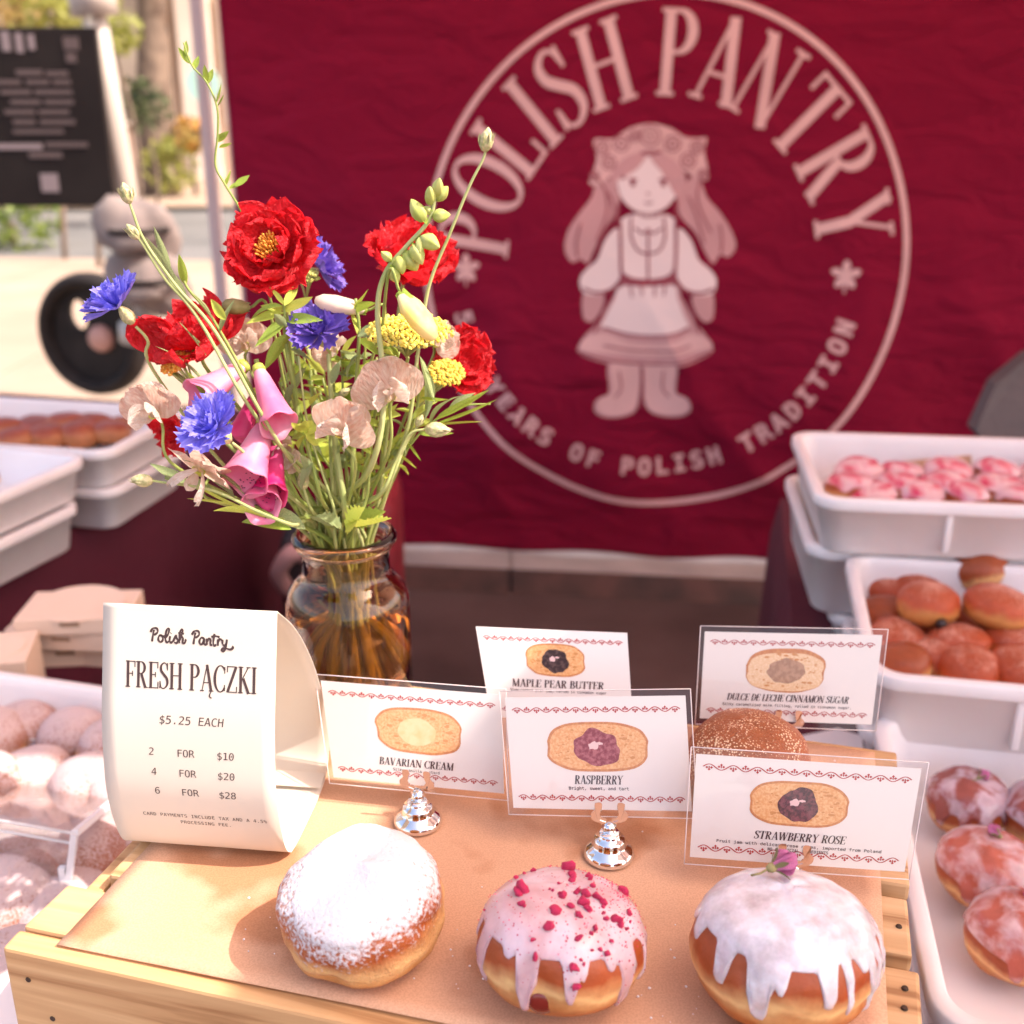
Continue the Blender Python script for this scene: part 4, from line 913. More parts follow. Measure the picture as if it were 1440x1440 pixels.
# ================================================================== TRAYS
M_tray = mat('white tray plastic', (.86, .80, .79), .35, (.76, .69, .68), 5, .0008, 30, sss=.1, thr=(.42, .75))
def rrect(w_, l_, r, n=7):
    out = []
    for cx, cy, a0 in ((w_-r, r, -90), (w_-r, l_-r, 0), (r, l_-r, 90), (r, r, 180)):
        for k in range(n+1):
            a = R(a0+90*k/n); out.append((cx+r*math.cos(a), cy+r*math.sin(a)))
    return out
def inset(w_, l_, r, d, z): return [(x+0, y+0, z) for x, y in [(px+d, py+d) for px, py in rrect(w_-2*d, l_-2*d, max(.004, r-d*.6))]]
def traymesh(w_, l_, h):
    r = .035; loops = [inset(w_, l_, r, .020, 0), inset(w_, l_, r, .016, .004), inset(w_, l_, r, .008, h-.016), inset(w_, l_, r, .001, h-.0155), inset(w_, l_, r, 0, h-.013), inset(w_, l_, r, 0, h-.002), inset(w_, l_, r, .0015, h),
        inset(w_, l_, r, .0125, h), inset(w_, l_, r, .014, h-.0015), inset(w_, l_, r, .0155, h-.012), inset(w_, l_, r, .024, .010), inset(w_, l_, r, .030, .0055)]
    n = len(loops[0]); vs = [p for lo in loops for p in lo]; fs = []
    for k in range(len(loops)-1):
        for i in range(n): j = (i+1) % n; fs.append((k*n+i, k*n+j, (k+1)*n+j, (k+1)*n+i))
    fs.append(tuple(range(n))[::-1]); fs.append(tuple((len(loops)-1)*n+i for i in range(n)))
    return vs, fs
def tray(fl, yaw, w_, l_, z, h, label, right_origin=False, grp='white plastic trays'):
    t = thing('tray', (fl[0], fl[1], z), label, 'tray', grp, (0, 0, R(yaw)))
    v, f = traymesh(w_, l_, h)
    if right_origin: v = [(a-w_, b, c) for a, b, c in v]
    o = link('shell', me('shell', v, f, M_tray), t)
    o.data.polygons.foreach_set('use_smooth', [len(p.vertices) < 5 for p in o.data.polygons])
    x0 = -w_ if right_origin else 0
    for k in (.33, .67):
        link('rib', me('rib', *box(x0+w_*k-.004, x0+w_*k+.004, .0045, .0145, .012, h-.017, .0015), M_tray), t)
    return t
# right side: front tray, brown tray, pink tray stack
T3 = PZ(1318, 1398, .79); tray((T3.x-.012, T3.y-.03), -11, .42, .445, ZT+.001, .088, 'white tray of rose iced doughnuts, nearest tray on the right')
T2 = PZ(1222, 956, .845); tray((T2.x, T2.y+.005), -11.5, .46, .345, ZT+.062, .085, 'white tray heaped with plain brown doughnuts on the right')
tray((T2.x+.01, T2.y+.03), -11.5, .44, .32, ZT+.001, .06, 'low white tray hidden under the tray of brown doughnuts')
T1 = PZ(1148, 702, .930); tray((T1.x, T1.y), -7, .50, .315, .930-.078, .078, 'white tray of pink topped pastries, topmost of the stack behind the brown doughnuts')
tray((T1.x+.004, T1.y+.030), -7, .50, .32, .753, .098, 'empty white tray directly under the pink pastry tray')
tray((T1.x+.045, T1.y+.03), -7, .42, .28, ZT+.001, .051, 'bottom white tray of the stack below the pink pastries')
# left side
TA = PZ(128, 641, .85); tray((TA.x, TA.y-.44), -19.5, .44, .46, .85-.07, .07, 'white tray with pale pastries, upper one of the near left stack', True)
A2 = bpy.data.objects['tray.006']; ca = Matrix.Rotation(R(-19.5), 4, 'Z')
A2.location = V((TA.x, TA.y, .85-.07))-ca @ V((0, .46, 0))
A3 = tray((0, 0), -19.5, .42, .44, ZT+.001, .077, 'white tray, lower one of the near left stack', True); A3.location = V((TA.x-.012, TA.y-.02, ZT+.001))-ca @ V((0, .44, 0))
TB = PZ(150, 637, .85); tray((TB.x, TB.y), -12, .46, .30, .85-.07, .07, 'white tray of reddish brown pastries, upper one of the far left stack', True)
tray((TB.x-.004, TB.y+.012), -12, .44, .28, ZT+.001, .077, 'white tray, lower one of the far left stack', True)
T4 = V((-.150, 1.035, .79)); cb = Matrix.Rotation(R(-15.3), 4, 'Z')
t4 = tray((0, 0), -15.3, .56, .62, ZT+.001, .088, 'white tray of sugar dusted doughnuts left of the crate', True); t4.location = V((T4.x, T4.y, ZT+.001))-cb @ V((0, .62, 0))

# doughnuts in the trays
def small_d(kind, px, py, z, Rr, H, label, grp, seed, mt, tilt=(0, 0, 0), gl_=None, nm='doughnut'):
    c = PZ(px, py, z); t = thing(nm, (c.x, c.y, z), label, 'doughnut' if nm != 'pastry' else 'pastry', grp, tilt)
    key = (kind, seed % 4)
    if key not in DC:
        k = dict(lump=1.5)
        DC[key] = (me('dough', *dmesh(1.0*.0445, H/Rr*.0445, seed % 4*5.3+1, 36, 22, **k), mt), me('icing', *glaze(.0445, H/Rr*.0445, seed % 4*5.3+1, gl_[1], gl_[2], .0018, 72, 16, **k), gl_[0]) if gl_ else None)
    M_ = Matrix.Scale(Rr/.0445, 4) @ Matrix.Diagonal(V((1+.09*math.sin(px), 1-.07*math.sin(px*1.7), 1+.10*math.sin(px*2.3+py), 1)))
    o = link('dough', DC[key][0], t, M_)
    if DC[key][1]: link('icing', DC[key][1], t, M_)
    return t
DC = {}
rnd = random.Random(3)
def tl(): return (R(rnd.uniform(-9, 9)), R(rnd.uniform(-9, 9)), rnd.uniform(0, 6.28))
rose = [(1361, 1128, .744, .042, I_mauve, 'mauve iced doughnut with a rosebud at the far left corner of the front right tray'), (1386, 1222, .746, .044, I_rose, 'rosy iced doughnut in the middle of the left column of the front right tray'),
        (1432, 1318, .746, .044, I_rose, 'pale rosy iced doughnut nearest the near rim of the front right tray'), (1478, 1152, .744, .042, I_mauve, 'iced doughnut cut by the picture edge at the back of the front right tray'), (1520, 1245, .744, .042, I_rose, 'iced doughnut just outside the middle of the front right tray')]
for k, (x, y, z, r_, ic, lb) in enumerate(rose):
    dr = [(-2.6, .16, .16), (-2.0, .12, .14), (-1.5, .15, .2), (-.9, .12, .15), (-.4, .14, .18), (.5, .4, .1), (1.8, .4, .1)]
    t = small_d('rose%d' % k, x, y, z, r_, .062, lb, 'iced doughnuts in the front right tray', k, D_plain, (R(4), R(-5), .3*k), (ic, dr, .42))
    if k < 3: rosebud(V(t.location)+V((.006+.004*k, -.004+.01*k, .0315)), .0115-.001*(k == 0), (R(20), R(70), R(40+100*k)), ['small pink rosebud on the mauve iced doughnut', 'browned rosebud with leafy sepals on the middle iced doughnut', 'dark pink rosebud on the iced doughnut nearest the tray rim'][k])
brown = [(1246, 822, .800, 'at the back left corner'), (1288, 822, .805, 'second from the left in the back row'), (1372, 795, .832, 'perched topmost at the back'), (1428, 812, .81, 'in the back row at the picture edge'), (1305, 845, .826, 'with a dark filling hole facing the camera'),
         (1404, 850, .826, 'lying tilted on the heap right of the one with the filling hole'), (1248, 866, .788, 'half hidden at the left wall of the tray'), (1262, 900, .788, 'behind the front left one'), (1345, 905, .790, 'centre of the second row from the front'), (1423, 902, .790, 'second row from the front at the picture edge'),
         (1268, 932, .786, 'front row, leftmost visible'), (1362, 938, .786, 'front row, middle'), (1436, 940, .786, 'front row, cut by the picture edge'), (1300, 870, .77, 'buried under the heap on the left'), (1385, 872, .77, 'buried under the heap on the right'), (1490, 900, .79, 'just beyond the picture edge'), (1325, 815, .80, 'half hidden left of the topmost one'), (1232, 930, .778, 'pressed into the front left corner'), (1402, 928, .778, 'wedged low at the right of the front row'), (1312, 925, .778, 'wedged low at the left of the front row')]
for k, (x, y, z, lb) in enumerate(brown):
    big_ = k in (2, 4, 5)
    t = small_d('brown%d' % (k % 2), x, y+4, z, .0400 if big_ else .0370, .052, 'plain brown doughnut '+lb+' of the brown heap' if 'heap' not in lb else 'plain brown doughnut '+lb, 'plain brown doughnuts in the right tray', k, D_pow3 if not big_ else D_plain, (R(rnd.uniform(-14, 10)), R(rnd.uniform(-12, 12)), rnd.uniform(0, 6.28)))
    if k == 4:
        t.rotation_euler = (R(-8), 0, 0); q = V((.003, -.0385, -.014))
        link('filling', me('filling', *xf(lathe([(0, .004), (.005, .003), (.008, 0), (0, -.002)], 12), Matrix.Translation(q) @ V((0, -1, -.2)).to_track_quat('Z', 'Y').to_matrix().to_4x4()), mat('dark filling', (.03, .01, .008), .3)), t)
k = 0
for row, (py, n_, x0, dx) in enumerate([(662, 6, 1205, 66), (681, 6, 1198, 67), (693, 5, 1228, 66)]):
    for i in range(n_):
        x = x0+i*dx+rnd.uniform(-5, 5)
        small_d('pink', x, py+6, .890+.004*(2-row), .0335, .040, 'pink sugared pastry, %s row, %s from the left in the top right tray' % (['back', 'middle', 'front'][row], ['first', 'second', 'third', 'fourth', 'fifth', 'sixth'][i]), 'pink pastries in the top right tray', k, D_plain, tl(), (I_hot, [(a, .25, .1) for a in (0, 1.3, 2.6, 4)], .40), 'pastry'); k += 1
q = PZ(1310, 652, .893); t = thing('cardboard_strip', q, 'strip of brown cardboard standing behind the pink pastries', 'cardboard')
a_, b_2, c_2, d_2 = PY(1262, 664, T1.y+.26), PY(1366, 662, T1.y+.255), PY(1366, 640, T1.y+.262), PY(1262, 650, T1.y+.268)
part('sheet', [a_, b_2, c_2, d_2]+[v+V((0, .003, 0)) for v in (a_, b_2, c_2, d_2)], [(0, 1, 2, 3), (7, 6, 5, 4), (0, 4, 5, 1), (1, 5, 6, 2), (2, 6, 7, 3), (3, 7, 4, 0)], M_kraft, t, False)
# left far trays
for i in range(9):
    small_d('red', 8+i*22-(i % 2)*6, 604+(i % 2)*14-(i*1.5), .812, .040, .045, 'reddish brown pastry, %s from the left in the far left tray' % ['first', 'second', 'third', 'fourth', 'fifth', 'sixth', 'seventh', 'eighth', 'ninth'][i], 'red brown pastries in the far left tray', i, D_red, tl(), None, 'pastry')
for i in range(4):
    small_d('pale', -30+i*24, 668-i*4, .800, .036, .035, 'pale pink pastry, %s from the left in the near left tray' % ['first', 'second', 'third', 'fourth'][i], 'pale pastries in the near left tray', i, D_pow2, tl(), None, 'pastry')
# dusted doughnuts in the tray left of the crate
dust = [(-18, 1040, 'back row, leftmost'), (30, 1028, 'back row, second'), (105, 1042, 'back row, third from the picture edge'), (168, 1050, 'back row beside the price sign'), (48, 1098, 'second row, the big one under the clear cover'), (124, 1112, 'second row, right one under the clear cover'), (-30, 1108, 'second row, cut by the picture edge'),
        (178, 1122, 'second row, tucked behind the price sign'), (38, 1176, 'third row, bright in the sun'), (112, 1205, 'third row, behind the white edge strip'), (150, 1186, 'third row, right next to the crate'), (-40, 1190, 'third row at the picture edge'),
        (20, 1262, 'fourth row, large one at the picture edge'), (95, 1290, 'fourth row, half behind the crate corner'), (-50, 1290, 'fourth row, outside the picture edge'), (30, 1370, 'nearest row, below the crate corner'), (-50, 1380, 'nearest row at the outer edge')]
for k, (x, y, lb) in enumerate(dust):
    small_d('dust', x, y, .745+.012*(k % 3 == 0), .0415+.002*(k % 2), .060, 'sugar dusted doughnut, '+lb+', in the left tray', 'sugar dusted doughnuts in the left tray', k, D_pow2, tl())
# clear cover over them
M_acr = clear('clear acrylic', (.93, .90, .89), .35)
M_edge = mat('white frosted acrylic edge', (.80, .78, .80), .35, trans=.1)
f1 = PY(105, 1172, .80); f2 = PY(176, 1112, .98); f0 = PY(94, 1262, .80)
L1, L2 = V((-.62, 0, .06)), V((-.62, 0, .06))
cv = thing('display_cover', (f1.x, f1.y, ZT+.09), 'clear acrylic bent cover with a white edge over the sugar dusted doughnuts', 'cover')
bt_ = V((f0.x, f0.y, ZT+.090)); seq = [PY(205, 1064, 1.03), f2, f1, f0, bt_]
def sheet3(seq, L, th=.003):
    vs = []; fs = []
    for p in seq:
        vs += [p, p+L]
    n_ = len(seq); 
    for p in seq: vs += [p+V((0, th*.6, -th)), p+L+V((0, th*.6, -th))]
    for i in range(n_-1): fs += [(2*i, 2*i+2, 2*i+3, 2*i+1), (2*(n_+i), 2*(n_+i)+1, 2*(n_+i)+3, 2*(n_+i)+2)]
    fs += [(0, 1, 2*n_+1, 2*n_), (2*n_-2, 4*n_-2, 4*n_-1, 2*n_-1)]
    return vs, fs
part('panel', *sheet3(seq, V((-.58, .15, 0))), M_acr, cv, False)
part('edge_strip', *join(*[tube([a, b], [.0038, .0038], 4) for a, b in zip(seq[:-1], seq[1:])]), M_edge, cv, False)
for p in (f1, f1+V((0, -.0005, -.010)), seq[0]):
    part('bright_edge', *tube([p, p+V((-.58, .15, 0))], .0012, 6), M_edge, cv)
for k in range(16):       # scratches and creases in the acrylic
    u = rnd.uniform(.02, .5); v = rnd.uniform(.1, .9); q = f1.lerp(f2, v)+V((-u, .15*u/.58, .0008)); d = V((-rnd.uniform(.02, .06), rnd.uniform(-.01, .012), 0)); d.z = d.y*.3
    part('scratch', *tube([q, q+d], .00022, 4), M_edge, cv)
# paper boxes behind the left tray
M_box = mat('tan carton', (.76, .54, .40), .75, (.80, .60, .46), 6)
for k, (x, y, w_, h, z, ya, lb) in enumerate([(95, 938, .16, .032, ZT+.001, 5, 'tan paper carton at the bottom of the pile behind the left tray'), (88, 915, .15, .026, ZT+.034, -6, 'tan paper carton in the middle of the pile'), (100, 893, .14, .022, ZT+.061, 3, 'tan paper carton with a curved flap on top of the pile'), (-8, 935, .09, .07, ZT+.001, 12, 'tan paper carton cut by the left picture edge'), (155, 940, .07, .05, ZT+.001, -9, 'tan paper carton next to the price sign')]):
    c = PZ(x, y, z); c = V((c.x, max(c.y, 1.13+.02*k) if k != 3 else 1.2, z)); c.x = (x-720)/1600*(c.y*.94+.342*(1.4-z)); t = thing('carton', c, lb, 'carton', 'tan cartons behind the left tray', (0, 0, R(ya)))
    link('box', me('box', *box(-w_/2, w_/2, 0, .09, 0, h, .002), M_box, False), t)
    link('flap', me('flap', *xf(lathe([(0, .0012), (w_*.42, .0012), (w_*.42, 0), (0, 0)], 24), Matrix.Translation(V((0, .045, h+.001))) @ Matrix.Rotation(R(4), 4, 'X') @ Matrix.Scale(.85, 4, V((0, 1, 0)))), M_box, False), t)
    link('slot_shade', me('slot_shade', *box(-.012, .012, -.0015, .0, h*.55, h*.95), mat('tan carton shadow side', (.36, .22, .14), .8), False), t)  # thin strip in front of the box, slot shade put into its darker tan
# paper sheets on the cloth
M_white = mat('white paper', (.80, .74, .73), .7)
def psheet(pts, z, label):
    P = [PZ(x, y, z) for x, y in pts]; n_ = len(P); t = part('paper_sheet', P+[p-V((0, 0, .0005)) for p in P], [tuple(range(n_)), tuple(range(2*n_-1, n_-1, -1))]+[(i, n_+i, n_+(i+1) % n_, (i+1) % n_) for i in range(n_)], M_white, None, False); tag(t, label, 'paper')
psheet([(1118, 1066), (1120, 1036), (1178, 1024), (1212, 1034), (1216, 1064), (1180, 1085)], ZT+.003, 'white paper scrap on the burgundy cloth behind the strawberry rose card')
psheet([(1230, 1180), (1272, 1180), (1306, 1338), (1240, 1342)], ZT+.003, 'white paper strip between the crate and the front right tray')
psheet([(1245, 1344), (1288, 1340), (1330, 1480), (1250, 1480)], ZT+.0045, 'second white paper strip nearer the camera beside the crate')
psheet([(-60, 1390), (14, 1372), (60, 1500), (-60, 1500)], ZT+.095, 'white paper at the bottom left corner in front of the dusted doughnuts')
psheet([(1350, 1052), (1362, 1046), (1460, 1058), (1470, 1110), (1360, 1092)], .7105, 'translucent white paper lining the back of the front right tray')
# ================================================================== VASE
VC = PZ(497, 990, ZC); VC.z = ZC+.0022; VX, VY, VZ = VC
M_glass, n, l, p = newmat('smoky amber glass')
p.inputs['Transmission Weight'].default_value = 1; p.inputs['Roughness'].default_value = .02; p.inputs['IOR'].default_value = 1.48; p.inputs['Base Color'].default_value = (.80, .56, .36, 1)
M_water, n, l, p = newmat('tea coloured water')
p.inputs['Transmission Weight'].default_value = 1; p.inputs['Roughness'].default_value = 0; p.inputs['IOR'].default_value = 1.33; p.inputs['Base Color'].default_value = (1, .62, .16, 1)
s_ = PY(497, 748, VY).z-VZ       # height of the bottle
va = thing('vase', VC, 'smoky brown glass bottle vase holding the flower bouquet', 'vase')
RB = .0475; RN = .0345
out = [(0, .0), (RB*.82, .0), (RB*.95, .003), (RB, .010), (RB, s_*.56), (RB*.985, s_*.63), (RB*.93, s_*.685), (RB*.83, s_*.73), (RN*1.04, s_*.755), (RN*.96, s_*.78), (RN*.95, s_*.90), (RN*.98, s_*.935), (RN*1.12, s_*.955), (RN*1.14, s_*.98), (RN*1.08, s_*1.0),
       (RN*.94, s_*.997), (RN*.88, s_*.97), (RN*.87, s_*.80), (RN*.90, s_*.765), (RB*.78, s_*.725), (RB*.90, s_*.67), (RB*.945, s_*.60), (RB*.95, .3*s_), (RB*.94, .014), (RB*.8, .008), (0, .008)]
part('glass', *lathe(out, 72, VC), M_glass, va)
part('water', *lathe([(0, .0085), (RB*.79, .0085), (RB*.935, .015), (RB*.943, .3*s_), (RB*.943, s_*.50), (0, s_*.50)], 56, VC), M_water, va)
part('rim_ring', *lathe([(RN*1.0, s_*.915), (RN*1.05, s_*.925), (RN*1.0, s_*.935), (RN*.99, s_*.925)], 48, VC, True), M_glass, va)
MOUTH = V((VX, VY, VZ+s_)); BOT = V((VX, VY, VZ+.012))

# ================================================================== BOUQUET
M_stem = mat('green stem', (.24, .32, .06), .55, (.38, .42, .12), 40, .0004, 200, thin=.15)
M_stemp = mat('pale green stem', (.38, .44, .14), .6, (.50, .52, .22), 40, .0004, 200, thin=.15)
M_leaf1 = mat('fresh green leaf', (.27, .42, .04), .5, (.46, .58, .10), 60, .0005, 150, thin=.35)
M_leaf2 = mat('grey green leaf', (.24, .32, .12), .6, (.42, .48, .22), 60, .0005, 150, thin=.3)
M_leaf3 = mat('yellow green leaf', (.54, .64, .07), .5, (.66, .72, .16), 60, .0005, 150, thin=.35)
M_red = mat('scarlet petal', (.70, .003, .010), .5, (.94, .04, .06), 13, .004, 16, thin=.42, scale=(1, .12, 1), thr=(.3, .7))
M_redpale = mat('pink petal reverse', (.75, .12, .18), .5, (.66, .02, .05), 90, thin=.3)
M_orange = mat('orange stamen', (.72, .22, .02), .6, (.80, .42, .05), 400)
M_blue = mat('cornflower blue', (.13, .12, .66), .55, (.34, .30, .86), 9, thin=.3, scale=(1, .2, 1))
M_viol = mat('cornflower violet', (.13, .07, .42), .55, (.22, .14, .6), 130, thin=.25)
M_peach = mat('peach sweet pea petal', (.80, .50, .38), .5, (.92, .78, .66), 15, .004, 18, thin=.5, scale=(1, .12, 1), thr=(.3, .7))
M_peachd = mat('cream sweet pea petal', (.80, .60, .48), .5, (.92, .82, .74), 15, .004, 18, thin=.4, scale=(1, .12, 1), thr=(.3, .7))
M_fox = mat('pink foxglove', (.84, .20, .40), .45, (.88, .48, .60), 34, thin=.4)
M_foxd = mat('magenta foxglove', (.66, .012, .16), .45, (.80, .12, .30), 34, thin=.35)
M_yel = mat('yellow yarrow', (.72, .55, .06), .7, (.82, .70, .16), 300)
M_yelg = mat('yellow snapdragon petal', (.84, .66, .18), .5, (.86, .76, .42), 60, thin=.35)
M_budc = mat('green bud', (.42, .48, .10), .55, (.58, .60, .20), 120, .0004, 200, thin=.2)
M_invol = mat('scaly cornflower bud', (.34, .36, .14), .7, (.62, .52, .30), 420, .0008, 500)
M_dry = mat('brown olive bud', (.20, .17, .05), .7, (.28, .24, .09), 200)
rf = random.Random(21)
def stemto(t, head, dirn, mt=M_stem, rad=.0016, mid=None, name='stem'):
    """a stem from a flower head down through the mouth of the vase into the water"""
    a = math.atan2(head.y-VY, head.x-VX)+rf.uniform(-.5, .5); r = rf.uniform(.25, .78)*RN
    m_ = MOUTH+V((math.cos(a)*r, math.sin(a)*r*.9, 0)); b = BOT+V((-math.cos(a)*RB*.75, -math.sin(a)*RB*.7, rf.uniform(.0, .02)))
    nk = m_.lerp(b, .22); nk = V((MOUTH.x+(m_.x-MOUTH.x)*.5, MOUTH.y+(m_.y-MOUTH.y)*.5, MOUTH.z-.03))
    pts = [head, head+dirn*.012]+([V(q) for q in (mid or [])] or [head.lerp(m_, .5)+V((0, 0, .010 if head.z > MOUTH.z+.03 else .02))])+[m_, nk, b]
    s = spline(pts, 6); part(name, *tube(s, [rad*(.75+.5*i/len(s)) for i in range(len(s))], 8), mt, t)
def lookrot(d, roll=0):
    return V(d).normalized().to_track_quat('Z', 'Y') @ Quaternion(V((0, 0, 1)), roll)
def flower(name, px, py, y, label, cat, group=None, stem=True, **kw):
    p = PY(px, py, y); t = thing(name, p, label, cat, group); return t, p
def addp(t, mesh, q, M, name=None):
    o = link(name or mesh.name.split('.')[0], mesh, t); o.matrix_basis = q.to_matrix().to_4x4() @ M; return o
def pet(seed, **k): return petal_mesh(k.get('L', 1), k.get('W', .5), k.get('cup', .8), k.get('curl', .3), k.get('ruf', .12), seed, k.get('nu', 9), k.get('nv', 10), k.get('tip', .75), k.get('mt', M_red), 'petal', k.get('wp', .55))
RP = [pet(k*1.7+1, W=.60, cup=.9, curl=.35, ruf=.26, nu=13, nv=18) for k in range(4)]
def redflower(px, py, y, r, d, label, rings=((8, 12, 1.0), (7, 32, .86), (6, 50, .66)), centre=True, sq=1.0):
    t, p = flower('red_flower', px, py, y, label, 'red flower', 'ruffled red flowers'); q = lookrot(d)
    for ri, (n_, el, sc_) in enumerate(rings):
        for k in range(n_):
            a = 2*math.pi*(k+.5*(ri % 2))/n_+rf.uniform(-.15, .15)
            M = Matrix.Rotation(a, 4, 'Z') @ Matrix.Translation(V((0, .10*r, .04*r*ri))) @ Matrix.Rotation(R(el+rf.uniform(-8, 8)), 4, 'X') @ Matrix.Scale(r*sc_*rf.uniform(.9, 1.1), 4) @ Matrix.Rotation(R(-18), 4, 'X')
            addp(t, RP[rf.randrange(4)], q, M)
    if centre:
        ms = ([], [])
        for k in range(60):
            a = k*2.4; rr_ = .30*r*math.sqrt(k/60); h = r*(.44+.14*rf.random()-.10*(k/60)); ms = join(ms, tube([V((math.cos(a)*rr_*.5, math.sin(a)*rr_*.5, .05*r)), V((math.cos(a)*rr_, math.sin(a)*rr_, h))], [.010*r, .022*r], 5))
        o = link('stamens', me('stamens', ms[0], ms[1], M_orange), t, q.to_matrix().to_4x4()); o['kind'] = 'stuff'
    cal = lathe([(0, -.2*r), (.10*r, -.17*r), (.17*r, -.05*r), (.14*r, .06*r)], 12); link('calyx', me('calyx', *cal, M_leaf1), t, q.to_matrix().to_4x4())
    stemto(t, p-V(d).normalized()*.15*r, -V(d).normalized())
    return t
redflower(387, 358, .760, .0330, (-.15, -.80, .50), 'big ruffled red flower with an orange centre, highest of the red ones')
redflower(574, 372, .845, .0345, (.25, -.35, .75), 'ruffled red flower behind the snapdragon spike, upper right of the bouquet', centre=False)
redflower(280, 490, .745, .034, (-.25, -.15, .95), 'open red flower with pale petal backs at the left of the bouquet', ((6, 5, 1.0), (5, 30, .9), (4, 75, .6)))
redflower(645, 514, .800, .0255, (.55, -.55, .35), 'ruffled red flower at the right edge of the bouquet', centre=False)
redflower(252, 600, .800, .021, (-.5, -.6, -.2), 'small red flower peeking out between the peach sweet peas', ((6, 20, 1.0), (5, 60, .7)), False)
t, p = flower('red_flower', 224, 468, .735, 'single upright red flower petal cluster, leftmost of the red ones', 'red flower', 'ruffled red flowers')
for k, (a, s) in enumerate(((-.35, .026), (.25, .024), (.0, .028))): addp(t, RP[k], lookrot((-.2, -1, .1)), Matrix.Rotation(a+.2*k, 4, 'Z') @ Matrix.Translation(V((0, -.012, .002*k))) @ Matrix.Scale(s, 4))
stemto(t, p+V((0, 0, -.012)), V((.3, 0, -1)))

# cornflowers: fans of toothed florets over a scaly bud
def floret(seed, mt):
    vs = []; fs = []; nt_ = 5
    for j in range(9):
        a = -1.15+2.3*j/8; tooth = 1.0 if j % 2 == 0 else .66
        vs += [V((.05*math.sin(a), .0+.05, .05*math.cos(a)-.05)), V((.22*math.sin(a), .55, .16*(1-math.cos(a)))), V((.44*math.sin(a)*tooth, .80+.30*tooth*(1-.25*abs(a)), .10+.10*noise.noise(V((j, seed, 0)))+.18*abs(a)))]
    for j in range(8):
        k = j*3
        for q in (0, 1): fs.append((k+q, k+3+q, k+4+q, k+1+q))
    return me('floret', vs, fs, mt)
FB = [floret(k*2.2, M_blue) for k in range(3)]; FV = [floret(k*2.2+.7, M_viol) for k in range(3)]
def bud(t, p, d, r, ln=1.5, name='bud', mt=None):
    q = lookrot(d); v, f = lathe([(0, -r*ln), (r*.45, -r*ln*.90), (r*.88, -r*ln*.5), (r, -r*ln*.1), (r*.86, r*ln*.32), (r*.58, r*ln*.65), (r*.28, r*ln*.92), (0, r*ln*1.08)], 20)
    v = [V((a.x*(1-.14*abs(math.sin(2.5*math.atan2(a.y, a.x)))), a.y*(1-.14*abs(math.sin(2.5*math.atan2(a.y, a.x)))), a.z)) for a in v]
    o = part(name, [p+q @ a for a in v], f, mt or M_invol, t); return o
def cornflower(px, py, y, r, d, label, mt=0, stem=True, mid=None):
    t, p = flower('cornflower', px, py, y, label, 'cornflower', 'blue cornflowers'); q = lookrot(d); F_ = FV if mt else FB
    for ri, (n_, el, sc_) in enumerate(((11, 12, 1.0), (9, 38, .82), (7, 62, .62), (4, 80, .5))):
        for k in range(n_):
            a = 2*math.pi*(k+.5*ri)/n_+rf.uniform(-.2, .2)
            addp(t, (F_ if ri < 2 or mt else F_)[rf.randrange(3)], q, Matrix.Rotation(a, 4, 'Z') @ Matrix.Translation(V((0, .05*r, .03*r))) @ Matrix.Rotation(R(el+rf.uniform(-10, 10)), 4, 'X') @ Matrix.Rotation(rf.uniform(-.5, .5), 4, 'Y') @ Matrix.Scale(r*sc_, 4))
    dd = V(d).normalized(); bud(t, p-dd*r*.36, d, r*.23, 1.5, 'scaly_base')
    if stem: stemto(t, p-dd*r*.8, -dd, M_stemp, .0013, mid)
    return t
cornflower(167, 430, .715, .0205, (-.45, -.25, .8), 'pale blue cornflower standing apart at the far left', mid=[PY(215, 520, .73), PY(320, 660, .76)])
cornflower(448, 378, .815, .0195, (.7, -.1, .45), 'violet blue cornflower half behind the highest red flower', 1)
cornflower(450, 468, .735, .0195, (-.1, -.55, .7), 'violet blue cornflower in the middle of the bouquet', 1)
cornflower(303, 603, .672, .0215, (-.35, -.5, .6), 'bright blue cornflower in front of the pink foxglove bells', mid=[PY(360, 660, .69), PY(430, 715, .74)])

